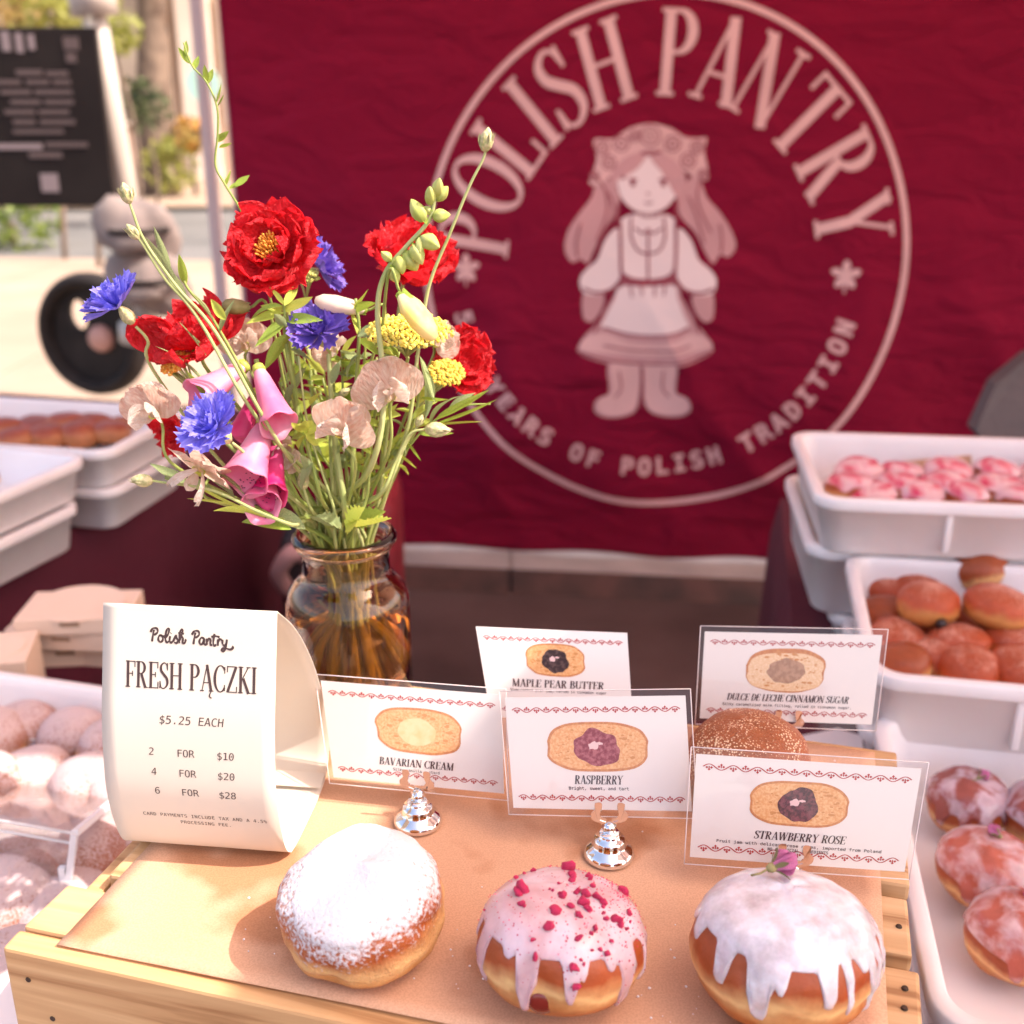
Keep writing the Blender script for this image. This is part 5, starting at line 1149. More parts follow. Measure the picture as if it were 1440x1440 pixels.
# sweet peas: standard, two wings, keel, calyx
def pea(px, py, y, s, d, roll, label, mt=None, open_=1.0, grp='peach coloured sweet peas', mid=None):
    t, p = flower('sweet_pea', px, py, y, label, 'sweet pea', grp); q = lookrot(d, roll); mt = mt or M_peach; sd_ = rf.uniform(0, 9)
    A = petal_mesh(1.0, .72, .5, -.35, .10, sd_, 10, 12, .8, mt, 'standard', .45); Bm = petal_mesh(.85, .42, .9, .5, .10, sd_+2, 8, 8, .8, M_peachd if mt is M_peach else mt, 'wing', .5)
    K_ = petal_mesh(.6, .2, 1.2, 1.2, .02, sd_+3, 7, 6, .8, M_peachd, 'keel', .6)
    for sg_ in (-1, 1): addp(t, A, q, Matrix.Rotation(sg_*.42*open_, 4, 'Z') @ Matrix.Translation(V((0, -.1*s, -.12*s+.02*s*sg_))) @ Matrix.Rotation(R(12), 4, 'X') @ Matrix.Scale(s*1.0, 4))
    for sg_ in (-1, 1): addp(t, Bm, q, Matrix.Translation(V((sg_*.10*s, .12*s, .05*s))) @ Matrix.Rotation(sg_*1.5+math.pi, 4, 'Z') @ Matrix.Rotation(R(38), 4, 'X') @ Matrix.Rotation(sg_*.5, 4, 'Y') @ Matrix.Scale(s*.85, 4))
    addp(t, K_, q, Matrix.Translation(V((0, .05*s, .10*s))) @ Matrix.Rotation(math.pi, 4, 'Z') @ Matrix.Rotation(R(50), 4, 'X') @ Matrix.Scale(s*.9, 4))
    v, f = lathe([(0, -.30*s), (.07*s, -.26*s), (.13*s, -.12*s), (.15*s, .02*s)], 10); o = link('calyx', me('calyx', v, f, M_leaf3), t, q.to_matrix().to_4x4() @ Matrix.Translation(V((0, 0, -.04*s))))
    dd = V(d).normalized(); stemto(t, p-dd*s*.3, (V((0, 0, -1))-dd*.5).normalized(), M_stem, .0012, mid); return t
pea(214, 582, .705, .0245, (-.15, -.9, .15), .3, 'peach and white sweet pea at the left edge of the bouquet', mid=[PY(240, 650, .71), PY(330, 700, .74)])
pea(278, 664, .690, .0300, (-.2, -.75, -.35), -.8, 'pale pink sweet pea hanging lowest on the left', mid=[PY(290, 700, .70), PY(380, 725, .74)])
pea(478, 608, .690, .0270, (-.1, -.85, .2), -.45, 'cream sweet pea low in the middle above the vase', mid=[PY(500, 660, .70)])
pea(548, 556, .700, .0290, (.1, -.85, .3), .25, 'cream sweet pea right of the middle with folded wings', mid=[PY(545, 640, .72)])
pea(470, 494, .770, .0190, (.3, -.7, .4), 1.2, 'small pinkish white sweet pea behind the violet cornflower', mid=[PY(470, 560, .77)])
pea(345, 486, .775, .0230, (.1, -.6, .5), .1, 'peach sweet pea tucked beneath the highest red flower')
pea(616, 482, .775, .0190, (.4, -.5, .4), -1.0, 'dusky pink sweet pea behind the yellow yarrow')
pea(405, 632, .72, .0200, (-.2, -.7, -.2), 2.0, 'pale peach sweet pea deep among the stems')

# hooded buds with a tube of petals
def pod(px0, py0, px1, py1, y, w_, mt, cap, label, nm='sweet_pea_bud', cat='flower bud'):
    a = PY(px0, py0, y); b = PY(px1, py1, y-.008); t = thing(nm, a, label, cat); d = (b-a); L = d.length; q = lookrot(d)
    v, f = lathe([(0, 0), (w_*.5, L*.08), (w_*.85, L*.3), (w_, L*.6), (w_*.85, L*.85), (w_*.4, L*.98), (0, L)], 16)
    v = [V((x*(1+.25*math.sin(z/L*5)), yv*.62, z)) for x, yv, z in v]; part('petals', [a+q @ c for c in v], f, mt, t)
    sm_ = petal_mesh(1, .30, .1, .9, .03, 3, 7, 4, .6, cap, 'sepal')
    for k in range(4):
        o = link('sepal', sm_, t); o.matrix_basis = q.to_matrix().to_4x4() @ Matrix.Rotation(k*math.pi/2, 4, 'Z') @ Matrix.Translation(V((0, w_*.35, 0))) @ Matrix.Rotation(R(80), 4, 'X') @ Matrix.Scale(L*.5, 4)
    stemto(t, a, -d.normalized(), M_stem, .0012); return t
pod(516, 436, 442, 422, .745, .0095, M_peachd, M_leaf1, 'long cream bud with green sepals pointing left above the violet cornflower')
pod(562, 410, 612, 478, .700, .0105, M_yelg, M_leaf1, 'pale yellow snapdragon flower lying over the yarrow')
pod(352, 432, 312, 430, .750, .0085, M_dry, M_leaf2, 'closed olive brown bud left of the highest red flower')

# foxglove: one bent spike with hanging bells
def bell(t, a, b, w_, mt, spots=False, seed=0):
    d = b-a; L = d.length; q = lookrot(d); n_ = 26; pr = [(.10, 0), (.30, .06), (.48, .22), (.62, .45), (.80, .72), (.92, .86), (1.04, .97), (1.16, 1.03)]
    vs = []; fs = []
    for j in range(n_):
        an = 2*math.pi*j/n_; lip = 1 if math.sin(an) < 0 else 0
        for r_, z in pr:
            k = r_*w_/2*(1+.05*math.sin(an*3+seed)); ex = (z > .8)*(z-.8)*(.9*max(0, -math.sin(an))**1.2+.12*math.sin(an*5+seed))
            vs.append(a+q @ V((k*math.cos(an), k*math.sin(an)*.85, L*(z+ex))))
    for j in range(n_):
        for k in range(len(pr)-1): fs.append((j*8+k, ((j+1) % n_)*8+k, ((j+1) % n_)*8+k+1, j*8+k+1))
    o = part('bell', vs, fs, mt, t); s = o.modifiers.new('thickness', 'SOLIDIFY'); s.thickness = .0005
    if spots:
        sp = ([], [])
        for k in range(30):
            an = -math.pi/2+rf.uniform(-.7, .7); z = rf.uniform(.78, 1.12); r_ = (.75+.5*(z-.78)*1.6)*w_/2
            c = a+q @ V((r_*.93*math.cos(an), r_*.79*math.sin(an), L*z)); c += (V((0, 0, 0))-(V((0, 1, 0))))*.0012
            sp = join(sp, lathe([(0, -.0004), (.0006, 0), (0, .0004)], 6, c))
        part('spots', *sp, M_inkf, o)['kind'] = 'stuff'
        for ch in o.children: ch.location = V((0, 0, 0))
    part('calyx', *xf(lathe([(0, -.002), (w_*.16, 0), (w_*.20, .004), (w_*.05, .005)], 10), Matrix.Translation(a) @ q.to_matrix().to_4x4()), M_leaf3, t)
M_inkf = mat('dark purple spots', (.06, .0, .03), .6)
fx0 = PY(360, 505, .735); fx = thing('foxglove', fx0, 'foxglove spike with pink and magenta hanging bells', 'foxglove')
bell(fx, PY(346, 512, .730), PY(282, 557, .705), .026, M_fox, seed=1)
bell(fx, PY(362, 514, .722), PY(390, 590, .700), .0225, M_fox, seed=2)
bell(fx, PY(362, 548, .735), PY(338, 612, .725), .019, M_foxd, seed=3)
bell(fx, PY(374, 590, .715), PY(345, 668, .688), .029, M_fox, True, seed=4)
bell(fx, PY(390, 612, .725), PY(380, 690, .695), .021, M_foxd, True, seed=5)
bell(fx, PY(372, 636, .730), PY(368, 706, .692), .023, M_fox, True, seed=6)
stemto(fx, fx0, V((.2, 0, -1)), M_stem, .0022, mid=[PY(385, 570, .745), PY(400, 650, .75)])

# yarrow: flat heads of tiny florets
def yarrow(px, py, y, rx, ry, label, mt, nb=170, tilt=(.15, -.62, .75), grp='flat yarrow heads'):
    t, p = flower('yarrow', px, py, y, label, 'yarrow', grp); q = lookrot(tilt)
    ms = ([], []); br = ([], [])
    for k in range(nb):
        a = k*2.39996; r_ = math.sqrt(k/nb)*(1+.12*noise.noise(V((math.cos(a)*2, math.sin(a)*2, px)))); c = q @ V((math.cos(a)*r_*rx, math.sin(a)*r_*ry, .004*(1-r_*r_)+rf.uniform(-.001, .0014))); s = rf.uniform(.0011, .0019)
        bm = bmesh.new(); bmesh.ops.create_icosphere(bm, subdivisions=1, radius=s, matrix=Matrix.Translation(c)); v = [x.co.copy()+V((rf.uniform(-1, 1), rf.uniform(-1, 1), rf.uniform(-1, 1)))*s*.3 for x in bm.verts]; f = [tuple(x.index for x in g_.verts) for g_ in bm.faces]; bm.free()
        ms = join(ms, (v, f))
        if k % 12 == 5: br = join(br, tube([q @ V((math.cos(a)*r_*rx, math.sin(a)*r_*ry, -.001)), q @ V((math.cos(a)*r_*rx*.4, math.sin(a)*r_*ry*.4, -.012)), q @ V((0, 0, -.026))], .0007, 5))
    link('florets', me('florets', ms[0], ms[1], mt, False), t)['kind'] = 'stuff'
    link('branches', me('branches', br[0], br[1], M_stemp), t)['kind'] = 'stuff'
    stemto(t, p+q @ V((0, 0, -.025)), -V(tilt).normalized(), M_stemp, .0014); return t
yarrow(576, 466, .720, .0275, .0135, 'bright yellow yarrow head right of the middle', M_yel, 230)
yarrow(628, 524, .760, .0180, .0105, 'mustard yarrow head below the right red flower', mat('mustard yarrow', (.50, .34, .03), .7, (.64, .48, .08), 300), 120, (.5, -.3, .7))
yarrow(248, 512, .735, .0165, .0100, 'orange yarrow head under the left red flower', M_orange, 110, (-.45, -.2, .8))
yarrow(430, 388, .80, .009, .006, 'tiny pale yarrow head beside the highest red flower', M_budc, 50)

# snapdragon spike with green buds
def leafm(L, W, mt, bend=.6, fold=.5, ser=0, seed=0, name='leaf', nu=9):
    vs = []; fs = []; a = 0; y = z = 0
    for i in range(nu+1):
        t = i/nu; w_ = W*math.sin(math.pi*t**.75)**.9+.0002
        if ser: w_ *= 1+.22*((i % 2)*2-1)
        a = bend*(t*1.6-.4); 
        if i: y += L/nu*math.cos(a); z += L/nu*math.sin(a)
        tw = .25*noise.noise(V((t*2, seed, 0)))
        for sg_ in (-1, -.5, 0, .5, 1): vs.append(V((sg_*w_, y, z+abs(sg_)*w_*fold+sg_*w_*tw)))
    for i in range(nu):
        for j in range(4): k = i*5+j; fs.append((k, k+1, k+6, k+5))
    return me(name, vs, fs, mt)
def setleaf(t, base, tip, W, mt, bend=-.5, roll=0, ser=0, fold=.5, name='leaf'):
    d = tip-base; m_ = leafm(1.0, W/d.length, mt, bend, fold, ser, rf.uniform(0, 9), name, 14 if ser else 9); o = link(name, m_, t)
    yq = d.normalized().to_track_quat('Y', 'Z') @ Quaternion(V((0, 1, 0)), roll); o.matrix_basis = Matrix.Translation(base-root_loc(t)) @ yq.to_matrix().to_4x4() @ Matrix.Scale(d.length, 4); return o
def spike(name, pts, y, label, cat, rad, mt=M_stemp, tail=True, group=None, y1=None):
    P_ = [PY(a, b, (y+((y1 or y)-y)*i/(len(pts)-1))) for i, (a, b) in enumerate(pts)]; t = thing(name, P_[0], label, cat, group)
    if tail:
        m_ = MOUTH+V((rf.uniform(-.5, .5)*RN, rf.uniform(-.5, .5)*RN, 0)); P_ = P_+[m_, BOT+V((rf.uniform(-.5, .5)*RB, rf.uniform(-.5, .5)*RB, .01))]
    s = spline(P_, 7); part('stem', *tube(s, [rad*(.55+.6*i/len(s)) for i in range(len(s))], 8), mt, t); return t
sn = spike('snapdragon', [(614, 262), (604, 308), (572, 346), (542, 384), (531, 440), (540, 560), (520, 660)], .705, 'curved snapdragon spike of plump green buds, upper right of the bouquet', 'snapdragon', .0020)
for x0, y0, x1, y1, w_ in [(612, 282, 618, 250, .0042), (606, 292, 604, 262, .0042), (610, 285, 630, 262, .0044), (600, 316, 578, 280, .0056), (606, 305, 632, 302, .0050), (592, 330, 590, 358, .0035), (588, 332, 618, 348, .0062), (568, 350, 586, 380, .0066), (560, 358, 566, 384, .0052), (548, 372, 560, 398, .0046), (552, 368, 536, 354, .0036), (607, 300, 598, 292, .003), (578, 340, 594, 372, .0055)]:
    a = PY(x0, y0, .705+rf.uniform(-.004, .004)); b = PY(x1, y1, .705+rf.uniform(-.008, .004)); bud(sn, a.lerp(b, .55), b-a, w_*.9, max(1.2, (b-a).length/2.1/w_), 'bud', M_budc)
    setleaf(sn, a, a.lerp(b, .8), .0030, M_leaf1, .3, rf.uniform(-1, 1), name='sepal')

# budded stems
def budstem(pts, y, budr, label, tail=True, rad=.0013, mt=M_stemp, y1=None, ln=1.5):
    t = spike('cornflower_bud', pts, y, label, 'flower bud', rad, mt, tail, 'closed cornflower buds', y1); a = PY(*pts[0], y); b = PY(*pts[1], y); bud(t, a, a-b, budr, ln)
    for k in range(9):
        an = k*.7; c = a+V((math.cos(an)*budr*.8, math.sin(an)*budr*.8, 0)); 
        setleaf(t, c-(a-b).normalized()*budr*.6, c+(a-b).normalized()*budr*.9+V((math.cos(an), math.sin(an), 0))*budr*.3, budr*.22, M_invol, .1, an, name='scale')
    return t
b1 = budstem([(684, 197), (680, 222), (660, 262), (632, 330), (604, 400), (590, 480), (560, 640)], .730, .0048, 'closed bud on the tall hairy stem at the upper right')
b2 = budstem([(178, 272), (186, 296), (204, 340), (250, 405), (305, 470), (390, 620)], .700, .0042, 'closed bud on the tallest stem at the upper left')
b3 = budstem([(187, 326), (200, 342), (232, 392), (280, 450), (370, 600)], .700, .0036, 'lower closed bud on the upper left stem')
b4 = budstem([(200, 675), (228, 678), (300, 690), (360, 718), (410, 738)], .680, .0046, 'closed pale bud pointing left, lowest on the left')
b5 = budstem([(615, 605), (596, 604), (575, 612), (556, 650), (530, 700)], .720, .0056, 'round yellow green bud low on the right')
b6 = budstem([(590, 592), (584, 604), (570, 625), (540, 690)], .725, .0030, 'small round bud beside the low right yellow green bud')
b7 = budstem([(484, 552), (474, 560), (468, 600), (480, 700)], .75, .0030, 'small green bud in the gap below the violet cornflower')
b8 = budstem([(426, 676), (428, 690), (440, 720)], .72, .0042, 'round striped green bud just above the vase at the left')
# airy grass-like sprig at the upper left
sp = spike('sprig', [(258, 60), (270, 92), (290, 115), (305, 150), (306, 190), (303, 232), (318, 262), (346, 312), (380, 420), (430, 600)], .790, 'thin airy sprig with tiny leaflets, tallest at the upper left', 'sprig', .0009, M_stem, y1=.78)
for x0, y0, x1, y1, w_ in [(268, 90, 250, 68, .0022), (262, 78, 262, 58, .0016), (272, 98, 280, 80, .0020), (290, 116, 286, 92, .0022), (292, 118, 300, 98, .0022), (304, 146, 316, 118, .0022), (306, 150, 318, 134, .0016), (304, 200, 322, 186, .0024), (308, 208, 326, 204, .0018), (318, 262, 328, 240, .0030), (322, 266, 350, 256, .0030), (330, 262, 352, 248, .0024), (345, 312, 358, 300, .0020), (350, 320, 372, 304, .0022)]:
    setleaf(sp, PY(x0, y0, .79), PY(x1, y1, .79+rf.uniform(-.006, .006)), w_, M_leaf1, .3, rf.uniform(-1, 1))
# long narrow leaves and stalks
def stalk(label, pts, y, leaves, mt=M_leaf2, rad=.0013, y1=None, nm='greenery_stem', ms_=M_stem):
    t = spike(nm, pts, y, label, 'greenery', rad, ms_, True, 'leafy stems in the bouquet', y1)
    for (x0, y0, x1, y1_, w_, *o) in leaves: setleaf(t, PY(x0, y0, y+rf.uniform(-.008, .004)), PY(x1, y1_, y+rf.uniform(-.02, .01)), w_, o[0] if o else mt, rf.uniform(-.5, .4), rf.uniform(-1.2, 1.2), o[1] if len(o) > 1 else 0)
    return t
stalk('leafy stem fanning out under the highest red flower', [(400, 425), (402, 480), (416, 560), (430, 660)], .735, [(400, 440, 345, 455, .004, M_leaf3), (400, 440, 440, 420, .004, M_leaf3), (402, 450, 360, 490, .004, M_leaf1), (402, 450, 452, 448, .0038, M_leaf1), (404, 470, 372, 520, .0045, M_leaf1), (406, 480, 366, 500, .0036), (408, 490, 436, 510, .0035), (400, 430, 375, 405, .003, M_leaf3), (400, 430, 420, 402, .003, M_leaf3), (404, 460, 384, 440, .003), (412, 540, 398, 575, .0032), (414, 550, 428, 512, .003), (400, 436, 366, 432, .0034, M_leaf3), (398, 430, 338, 444, .003, M_leaf1)], rad=.0022)
stalk('pale thick flower stem left of the vase centre', [(462, 498), (466, 560), (474, 640), (486, 720)], .735, [(466, 560, 452, 600, .003), (470, 600, 490, 640, .003), (466, 540, 478, 505, .0028)], rad=.0026, ms_=M_stemp)
stalk('stem with long grey green leaves leaning right', [(585, 500), (590, 540), (580, 600), (552, 660), (530, 720)], .740, [(590, 500, 604, 572, .0055), (598, 520, 606, 590, .0045), (592, 560, 630, 570, .004, M_leaf1), (585, 580, 560, 640, .004), (580, 590, 612, 560, .003, M_leaf3), (570, 620, 590, 650, .0034, M_leaf1), (560, 640, 585, 660, .0036, M_leaf3), (556, 650, 575, 668, .0034, M_leaf3)], y1=.75)
stalk('long narrow leaves reaching far right below the red flower', [(690, 568), (650, 572), (600, 600), (560, 650), (525, 710)], .745, [(610, 598, 702, 570, .0042, M_leaf1), (612, 590, 690, 552, .0034, M_leaf1), (600, 600, 680, 592, .003, M_leaf3), (605, 596, 640, 540, .0034), (630, 580, 665, 548, .003), (590, 610, 640, 612, .0028, M_leaf1)], rad=.0011)
stalk('stem with pointed leaves running to the lower left bud', [(232, 672), (290, 690), (350, 708), (400, 732)], .700, [(270, 684, 210, 650, .0034, M_leaf2), (300, 690, 245, 668, .003), (330, 700, 268, 648, .0042), (352, 706, 268, 626, .0034), (340, 712, 262, 702, .003, M_leaf3), (380, 730, 300, 706, .0040, M_leaf3), (410, 745, 330, 722, .0050, M_leaf1), (352, 720, 250, 680, .0026, M_leaf3), (430, 744, 350, 700, .0050, M_leaf2)], rad=.0018)
stalk('upper left stem with narrow upright leaves', [(252, 362), (262, 402), (300, 450), (360, 560), (420, 700)], .720, [(262, 402, 252, 358, .0028, M_leaf1), (240, 388, 216, 318, .0026, M_leaf2), (262, 420, 228, 372, .003), (300, 452, 272, 408, .003, M_leaf2), (318, 450, 296, 420, .0032, M_leaf3), (308, 470, 330, 420, .003), (250, 404, 206, 330, .0026), (290, 500, 252, 452, .003), (298, 560, 236, 470, .0034), (310, 590, 262, 520, .0036, M_leaf1)], rad=.0013)
stalk('cluster of light green star shaped leaves mid left', [(430, 606), (436, 640), (452, 700)], .705, [(430, 612, 410, 598, .0044, M_leaf3), (430, 612, 420, 588, .0044, M_leaf3), (430, 612, 440, 590, .0044, M_leaf3), (430, 612, 450, 606, .0042, M_leaf3), (430, 612, 446, 628, .0040, M_leaf3), (430, 612, 418, 630, .0040, M_leaf3), (430, 612, 404, 612, .0036, M_leaf1), (440, 650, 420, 690, .004, M_leaf2), (446, 670, 424, 640, .0036, M_leaf2)], rad=.0016)
stalk('fringe of leaves around the yellow snapdragon', [(500, 420), (505, 470), (500, 560), (496, 680)], .735, [(502, 440, 528, 424, .0055, M_leaf1), (500, 436, 520, 408, .0035, M_leaf3), (504, 470, 536, 470, .0060, M_leaf2), (504, 480, 532, 500, .0055, M_leaf1), (504, 500, 480, 530, .0034), (500, 560, 478, 600, .0036, M_leaf1), (500, 580, 528, 600, .0034), (498, 620, 520, 590, .0036, M_leaf3), (502, 470, 486, 420, .003, M_leaf3)], rad=.0018)
stalk('serrated leaves lying over the vase mouth', [(520, 660), (516, 700), (500, 735)], .725, [(490, 742, 552, 734, .0095, M_leaf3, 1), (486, 744, 520, 716, .0085, M_leaf3, 1), (500, 740, 540, 716, .007, M_leaf1, 1), (480, 744, 452, 722, .006, M_leaf2, 1), (470, 742, 430, 728, .005, M_leaf2)], rad=.0016)
for k in range(10):       # bare stems crossing above the mouth
    x = 340+k*24+rf.uniform(-8, 8); yy = 520+rf.uniform(-40, 60); x2 = 448+k*8.6
    d_ = .72+rf.uniform(0, .10)
    stalk('bare stem rising from the vase mouth, %s from the left of the crossing stems' % ['first', 'second', 'third', 'fourth', 'fifth', 'sixth', 'seventh', 'eighth', 'ninth', 'tenth', 'eleventh', 'twelfth', 'thirteenth', 'fourteenth', 'fifteenth', 'last'][k],
          [(x, yy), (x*.6+x2*.4+rf.uniform(-8, 8), yy*.55+735*.45), (x2, 732)], d_, [(x*.7+x2*.3, yy*.7+220, x*.7+x2*.3+rf.uniform(-26, 26), yy*.7+220-rf.uniform(20, 50), .0030, rf.choice([M_leaf1, M_leaf2, M_leaf3])), (x*.4+x2*.6, yy*.4+440, x*.4+x2*.6+rf.uniform(-26, 26), yy*.4+440-rf.uniform(20, 50), .0028, rf.choice([M_leaf1, M_leaf2, M_leaf3]))], rad=rf.choice([.0009, .0012, .0015, .0018]), ms_=rf.choice([M_stem, M_stemp]))

for k in range(9):       # leafy filler sprays between the stems
    x = 372+k*28+rf.uniform(-8, 8); yy = 470+rf.uniform(-25, 60)+abs(k-4)*12; d_ = .735+rf.uniform(0, .09); lv = []
    path = [(x, yy), (x*.75+490*.25, yy*.7+220), (x*.3+490*.7, yy*.3+515)]
    for q in range(20):
        f = rf.random()*.9; bx_ = x+(490-x)*f*.7; by_ = yy+(735-yy)*f*.75; sd_ = rf.choice((-1, 1)); ln_ = rf.uniform(22, 46)
        lv.append((bx_, by_, bx_+sd_*ln_*rf.uniform(.4, 1), by_-ln_*rf.uniform(-.2, .9), rf.uniform(.0026, .0046), rf.choice([M_leaf1, M_leaf2, M_leaf3, M_leaf3])))
    stalk('leafy filler spray among the stems, %s from the left of the nine sprays' % ['first', 'second', 'third', 'fourth', 'fifth', 'sixth', 'seventh', 'eighth', 'ninth'][k], path, d_, lv, rad=.0013)
# ================================================================== PRICE SIGN: a loop of heavy paper
M_paper = mat('cream sign paper', (.76, .69, .59), .7, (.78, .71, .61), 4, thin=.22)
M_inkb = mat('brown black print', (.055, .030, .028), .7)
SX = V((.9934, -.1146, 0)); SY = V((.1146, .9934, 0)); SO = V((-.2448, .611, ZK+.0006))-SY*.0125
SWB = .1068; SWT = .1075
prof = [(.021, .1645), (.0165, .150), (.009, .125), (.0015, .100), (-.0035, .075), (-.0055, .055), (-.0035, .035), (.001, .018), (.006, .008), (.013, .002)]
back = [(.013, .002), (.025, .0004), (.050, .0), (.075, .0008), (.092, .004), (.103, .013), (.107, .027), (.105, .045), (.098, .067), (.085, .095), (.066, .122), (.045, .145), (.021, .1645)]
fp = spline([V((a, b, 0)) for a, b in prof], 6); bp = spline([V((a, b, 0)) for a, b in back], 6)
al = [0]
for i in range(1, len(fp)): al.append(al[-1]+(fp[i]-fp[i-1]).length)
AL = al[-1]
def sgn(x, t, off=0):      # x 0..1 across, t metres from the top fold down the front
    t = max(0, min(AL-1e-6, t)); k = 0
    while al[k+1] < t: k += 1
    f = (t-al[k])/(al[k+1]-al[k]); p = fp[k].lerp(fp[k+1], f); d = fp[k+1]-fp[k]; nn = V((d.y, -d.x, 0)).normalized()
    if nn.x > 0: nn = -nn
    p = p+nn*off
    return SO+SX*(x*SWB-.004*(1-t/AL)*0)+SY*p.x+V((0, 0, p.y))
ps = thing('price_sign', SO+SX*.05, 'cream paper price sign bent into a loop, standing on the crate beside the vase', 'price sign')
loop = fp+bp[1:]; vs = []; fs = []; nx = 12
for i, p in enumerate(loop):
    for j in range(nx+1): vs.append(SO+SX*(j/nx*SWB)+SY*(p.x+(.0004 if i > len(fp) else .00012)*noise.noise(V((j*.5, i*.16, 3))))+V((0, 0, p.y)))
for i in range(len(loop)-1):
    for j in range(nx): a = i*(nx+1)+j; fs.append((a, a+1, a+nx+2, a+nx+1))
o = part('paper', vs, fs, M_paper, ps); so = o.modifiers.new('thickness', 'SOLIDIFY'); so.thickness = .0004; so.offset = 0
o.data.polygons.foreach_set('use_smooth', [True]*len(o.data.polygons))
k = len(fp)
part('tab', *box(0, 1, 0, 1, 0, 1), M_paper, ps, False).data.transform(Matrix.Identity(4))
tb = bpy.data.objects['tab']; P4 = [SO+SX*(.055+.052*a)+SY*(.080+.012*b)+V((0, 0, .0045+.004*b+c*.0004)) for c in (0, 1) for b in (0, 1) for a in (0, 1)]
for v, q in zip(tb.data.vertices, P4): v.co = q-root_loc(ps)
def stext(s, x, t, h, bold=0, shear=0, sp=1.0, align='CENTER'):
    ms = text2d(s, h/.73, bold, align, shear, sp)
    return mapped('lettering', ms, lambda a, b, o: sgn(x+a/SWB, t-b, o+.0003), M_inkb, ps, .0001)
ms, wd = serif('FRESH P\u0104CZKI', .0160, .635, .0, wmul=.95)
mapped('heading', ms, lambda a, b, o: sgn(.515+a/SWB, .0496-b, o+.0003), M_inkb, ps, .0001)
stext('$5.25 EACH', .52, .0705, .0070, .0, .12, .98)
for i, (a, b_q) in enumerate((('2', '$10'), ('4', '$20'), ('6', '$28'))):
    t = .0905+.0128*i
    stext(a, .285+.01*i, t, .0064, .0, .06); stext('FOR', .485+.006*i, t+.0002, .0064, .0, 0, .98); stext(b_q, .715, t+.0004, .0064, .0, .06, .98)
stext('CARD PAYMENTS INCLUDE TAX AND A 4.5%', .56, .1335, .0035, 0, 0, 1.05)
stext('PROCESSING FEE.', .56, .1388, .0035, 0, 0, 1.05)
# brush script "Polish Pantry": strokes in units of x height 1
def scr(pts, w_=.27): 
    s = spline([V((a, b, 0)) for a, b in pts], 5); return strip([(v.x, v.y) for v in s], [w_*(.75+.45*abs(math.sin(i*.35+1))) for i in range(len(s))])
S_ = []
def gly(dx, *st):
    for q in st: S_.append(scr([(x+dx, y) for x, y in q]))
gly(0, [(.35, 0), (.45, .8), (.6, 1.6)], [(.1, 1.25), (.4, 1.75), (1.0, 1.8), (1.15, 1.35), (.8, 1.0), (.45, .9)])
gly(1.15, [(.5, .95), (.2, .8), (.1, .35), (.35, .02), (.7, .2), (.75, .65), (.5, .95), (.8, .8), (1.1, .85)])
gly(2.05, [(.1, .5), (.6, 1.1), (.75, 1.75), (.5, 1.85), (.3, 1.3), (.25, .4), (.45, .02), (.75, .2)])
gly(2.75, [(.2, .9), (.15, .3), (.35, .02), (.65, .25)], [(.28, 1.25), (.34, 1.33)])
gly(3.35, [(.05, .2), (.45, 1.05), (.5, .75), (.75, .35), (.55, .02), (.2, .1)])
gly(4.1, [(.1, .2), (.5, 1.1), (.65, 1.75), (.42, 1.85), (.25, 1.2), (.2, .02)], [(.22, .6), (.55, .95), (.72, .6), (.65, .1), (.95, .1), (1.15, .45), (1.0, .55)], [(.05, 1.3), (.4, 1.45), (.85, 1.3)])
gly(6.0, [(.35, 0), (.45, .8), (.6, 1.6)], [(.1, 1.25), (.4, 1.75), (1.0, 1.8), (1.15, 1.35), (.8, 1.0), (.45, .9)])
gly(7.1, [(.75, .9), (.35, .95), (.1, .5), (.25, .05), (.6, .25), (.78, .9), (.75, .25), (.95, .05), (1.1, .2)])
gly(8.15, [(.1, .9), (.15, .02)], [(.15, .5), (.45, .95), (.65, .7), (.62, .1), (.9, .1)])
gly(9.0, [(.35, 1.6), (.2, .5), (.35, .02), (.65, .2)], [(-.1, 1.15), (.5, 1.3), (1.1, 1.2)])
gly(9.75, [(.1, .9), (.12, .02)], [(.12, .5), (.35, .95), (.65, .85)])
gly(10.4, [(.1, .9), (.15, .35), (.4, .1), (.7, .5), (.75, .95), (.65, .0), (.3, -.65), (.0, -.5), (.4, -.2), (1.2, -.35), (1.7, -.1), (1.5, .1)])
ms = join(*[([(a, b, i % 5) for a, b, _l in m_[0]], m_[1]) for i, m_ in enumerate(S_)]); sc_ = .0515/12.1
mapped('lettering', ms, lambda a, b, o: sgn(.275+a*sc_/SWB, .0215+a*sc_*.015-b*sc_*1.05, o+.0003), M_inkb, ps, .0001)

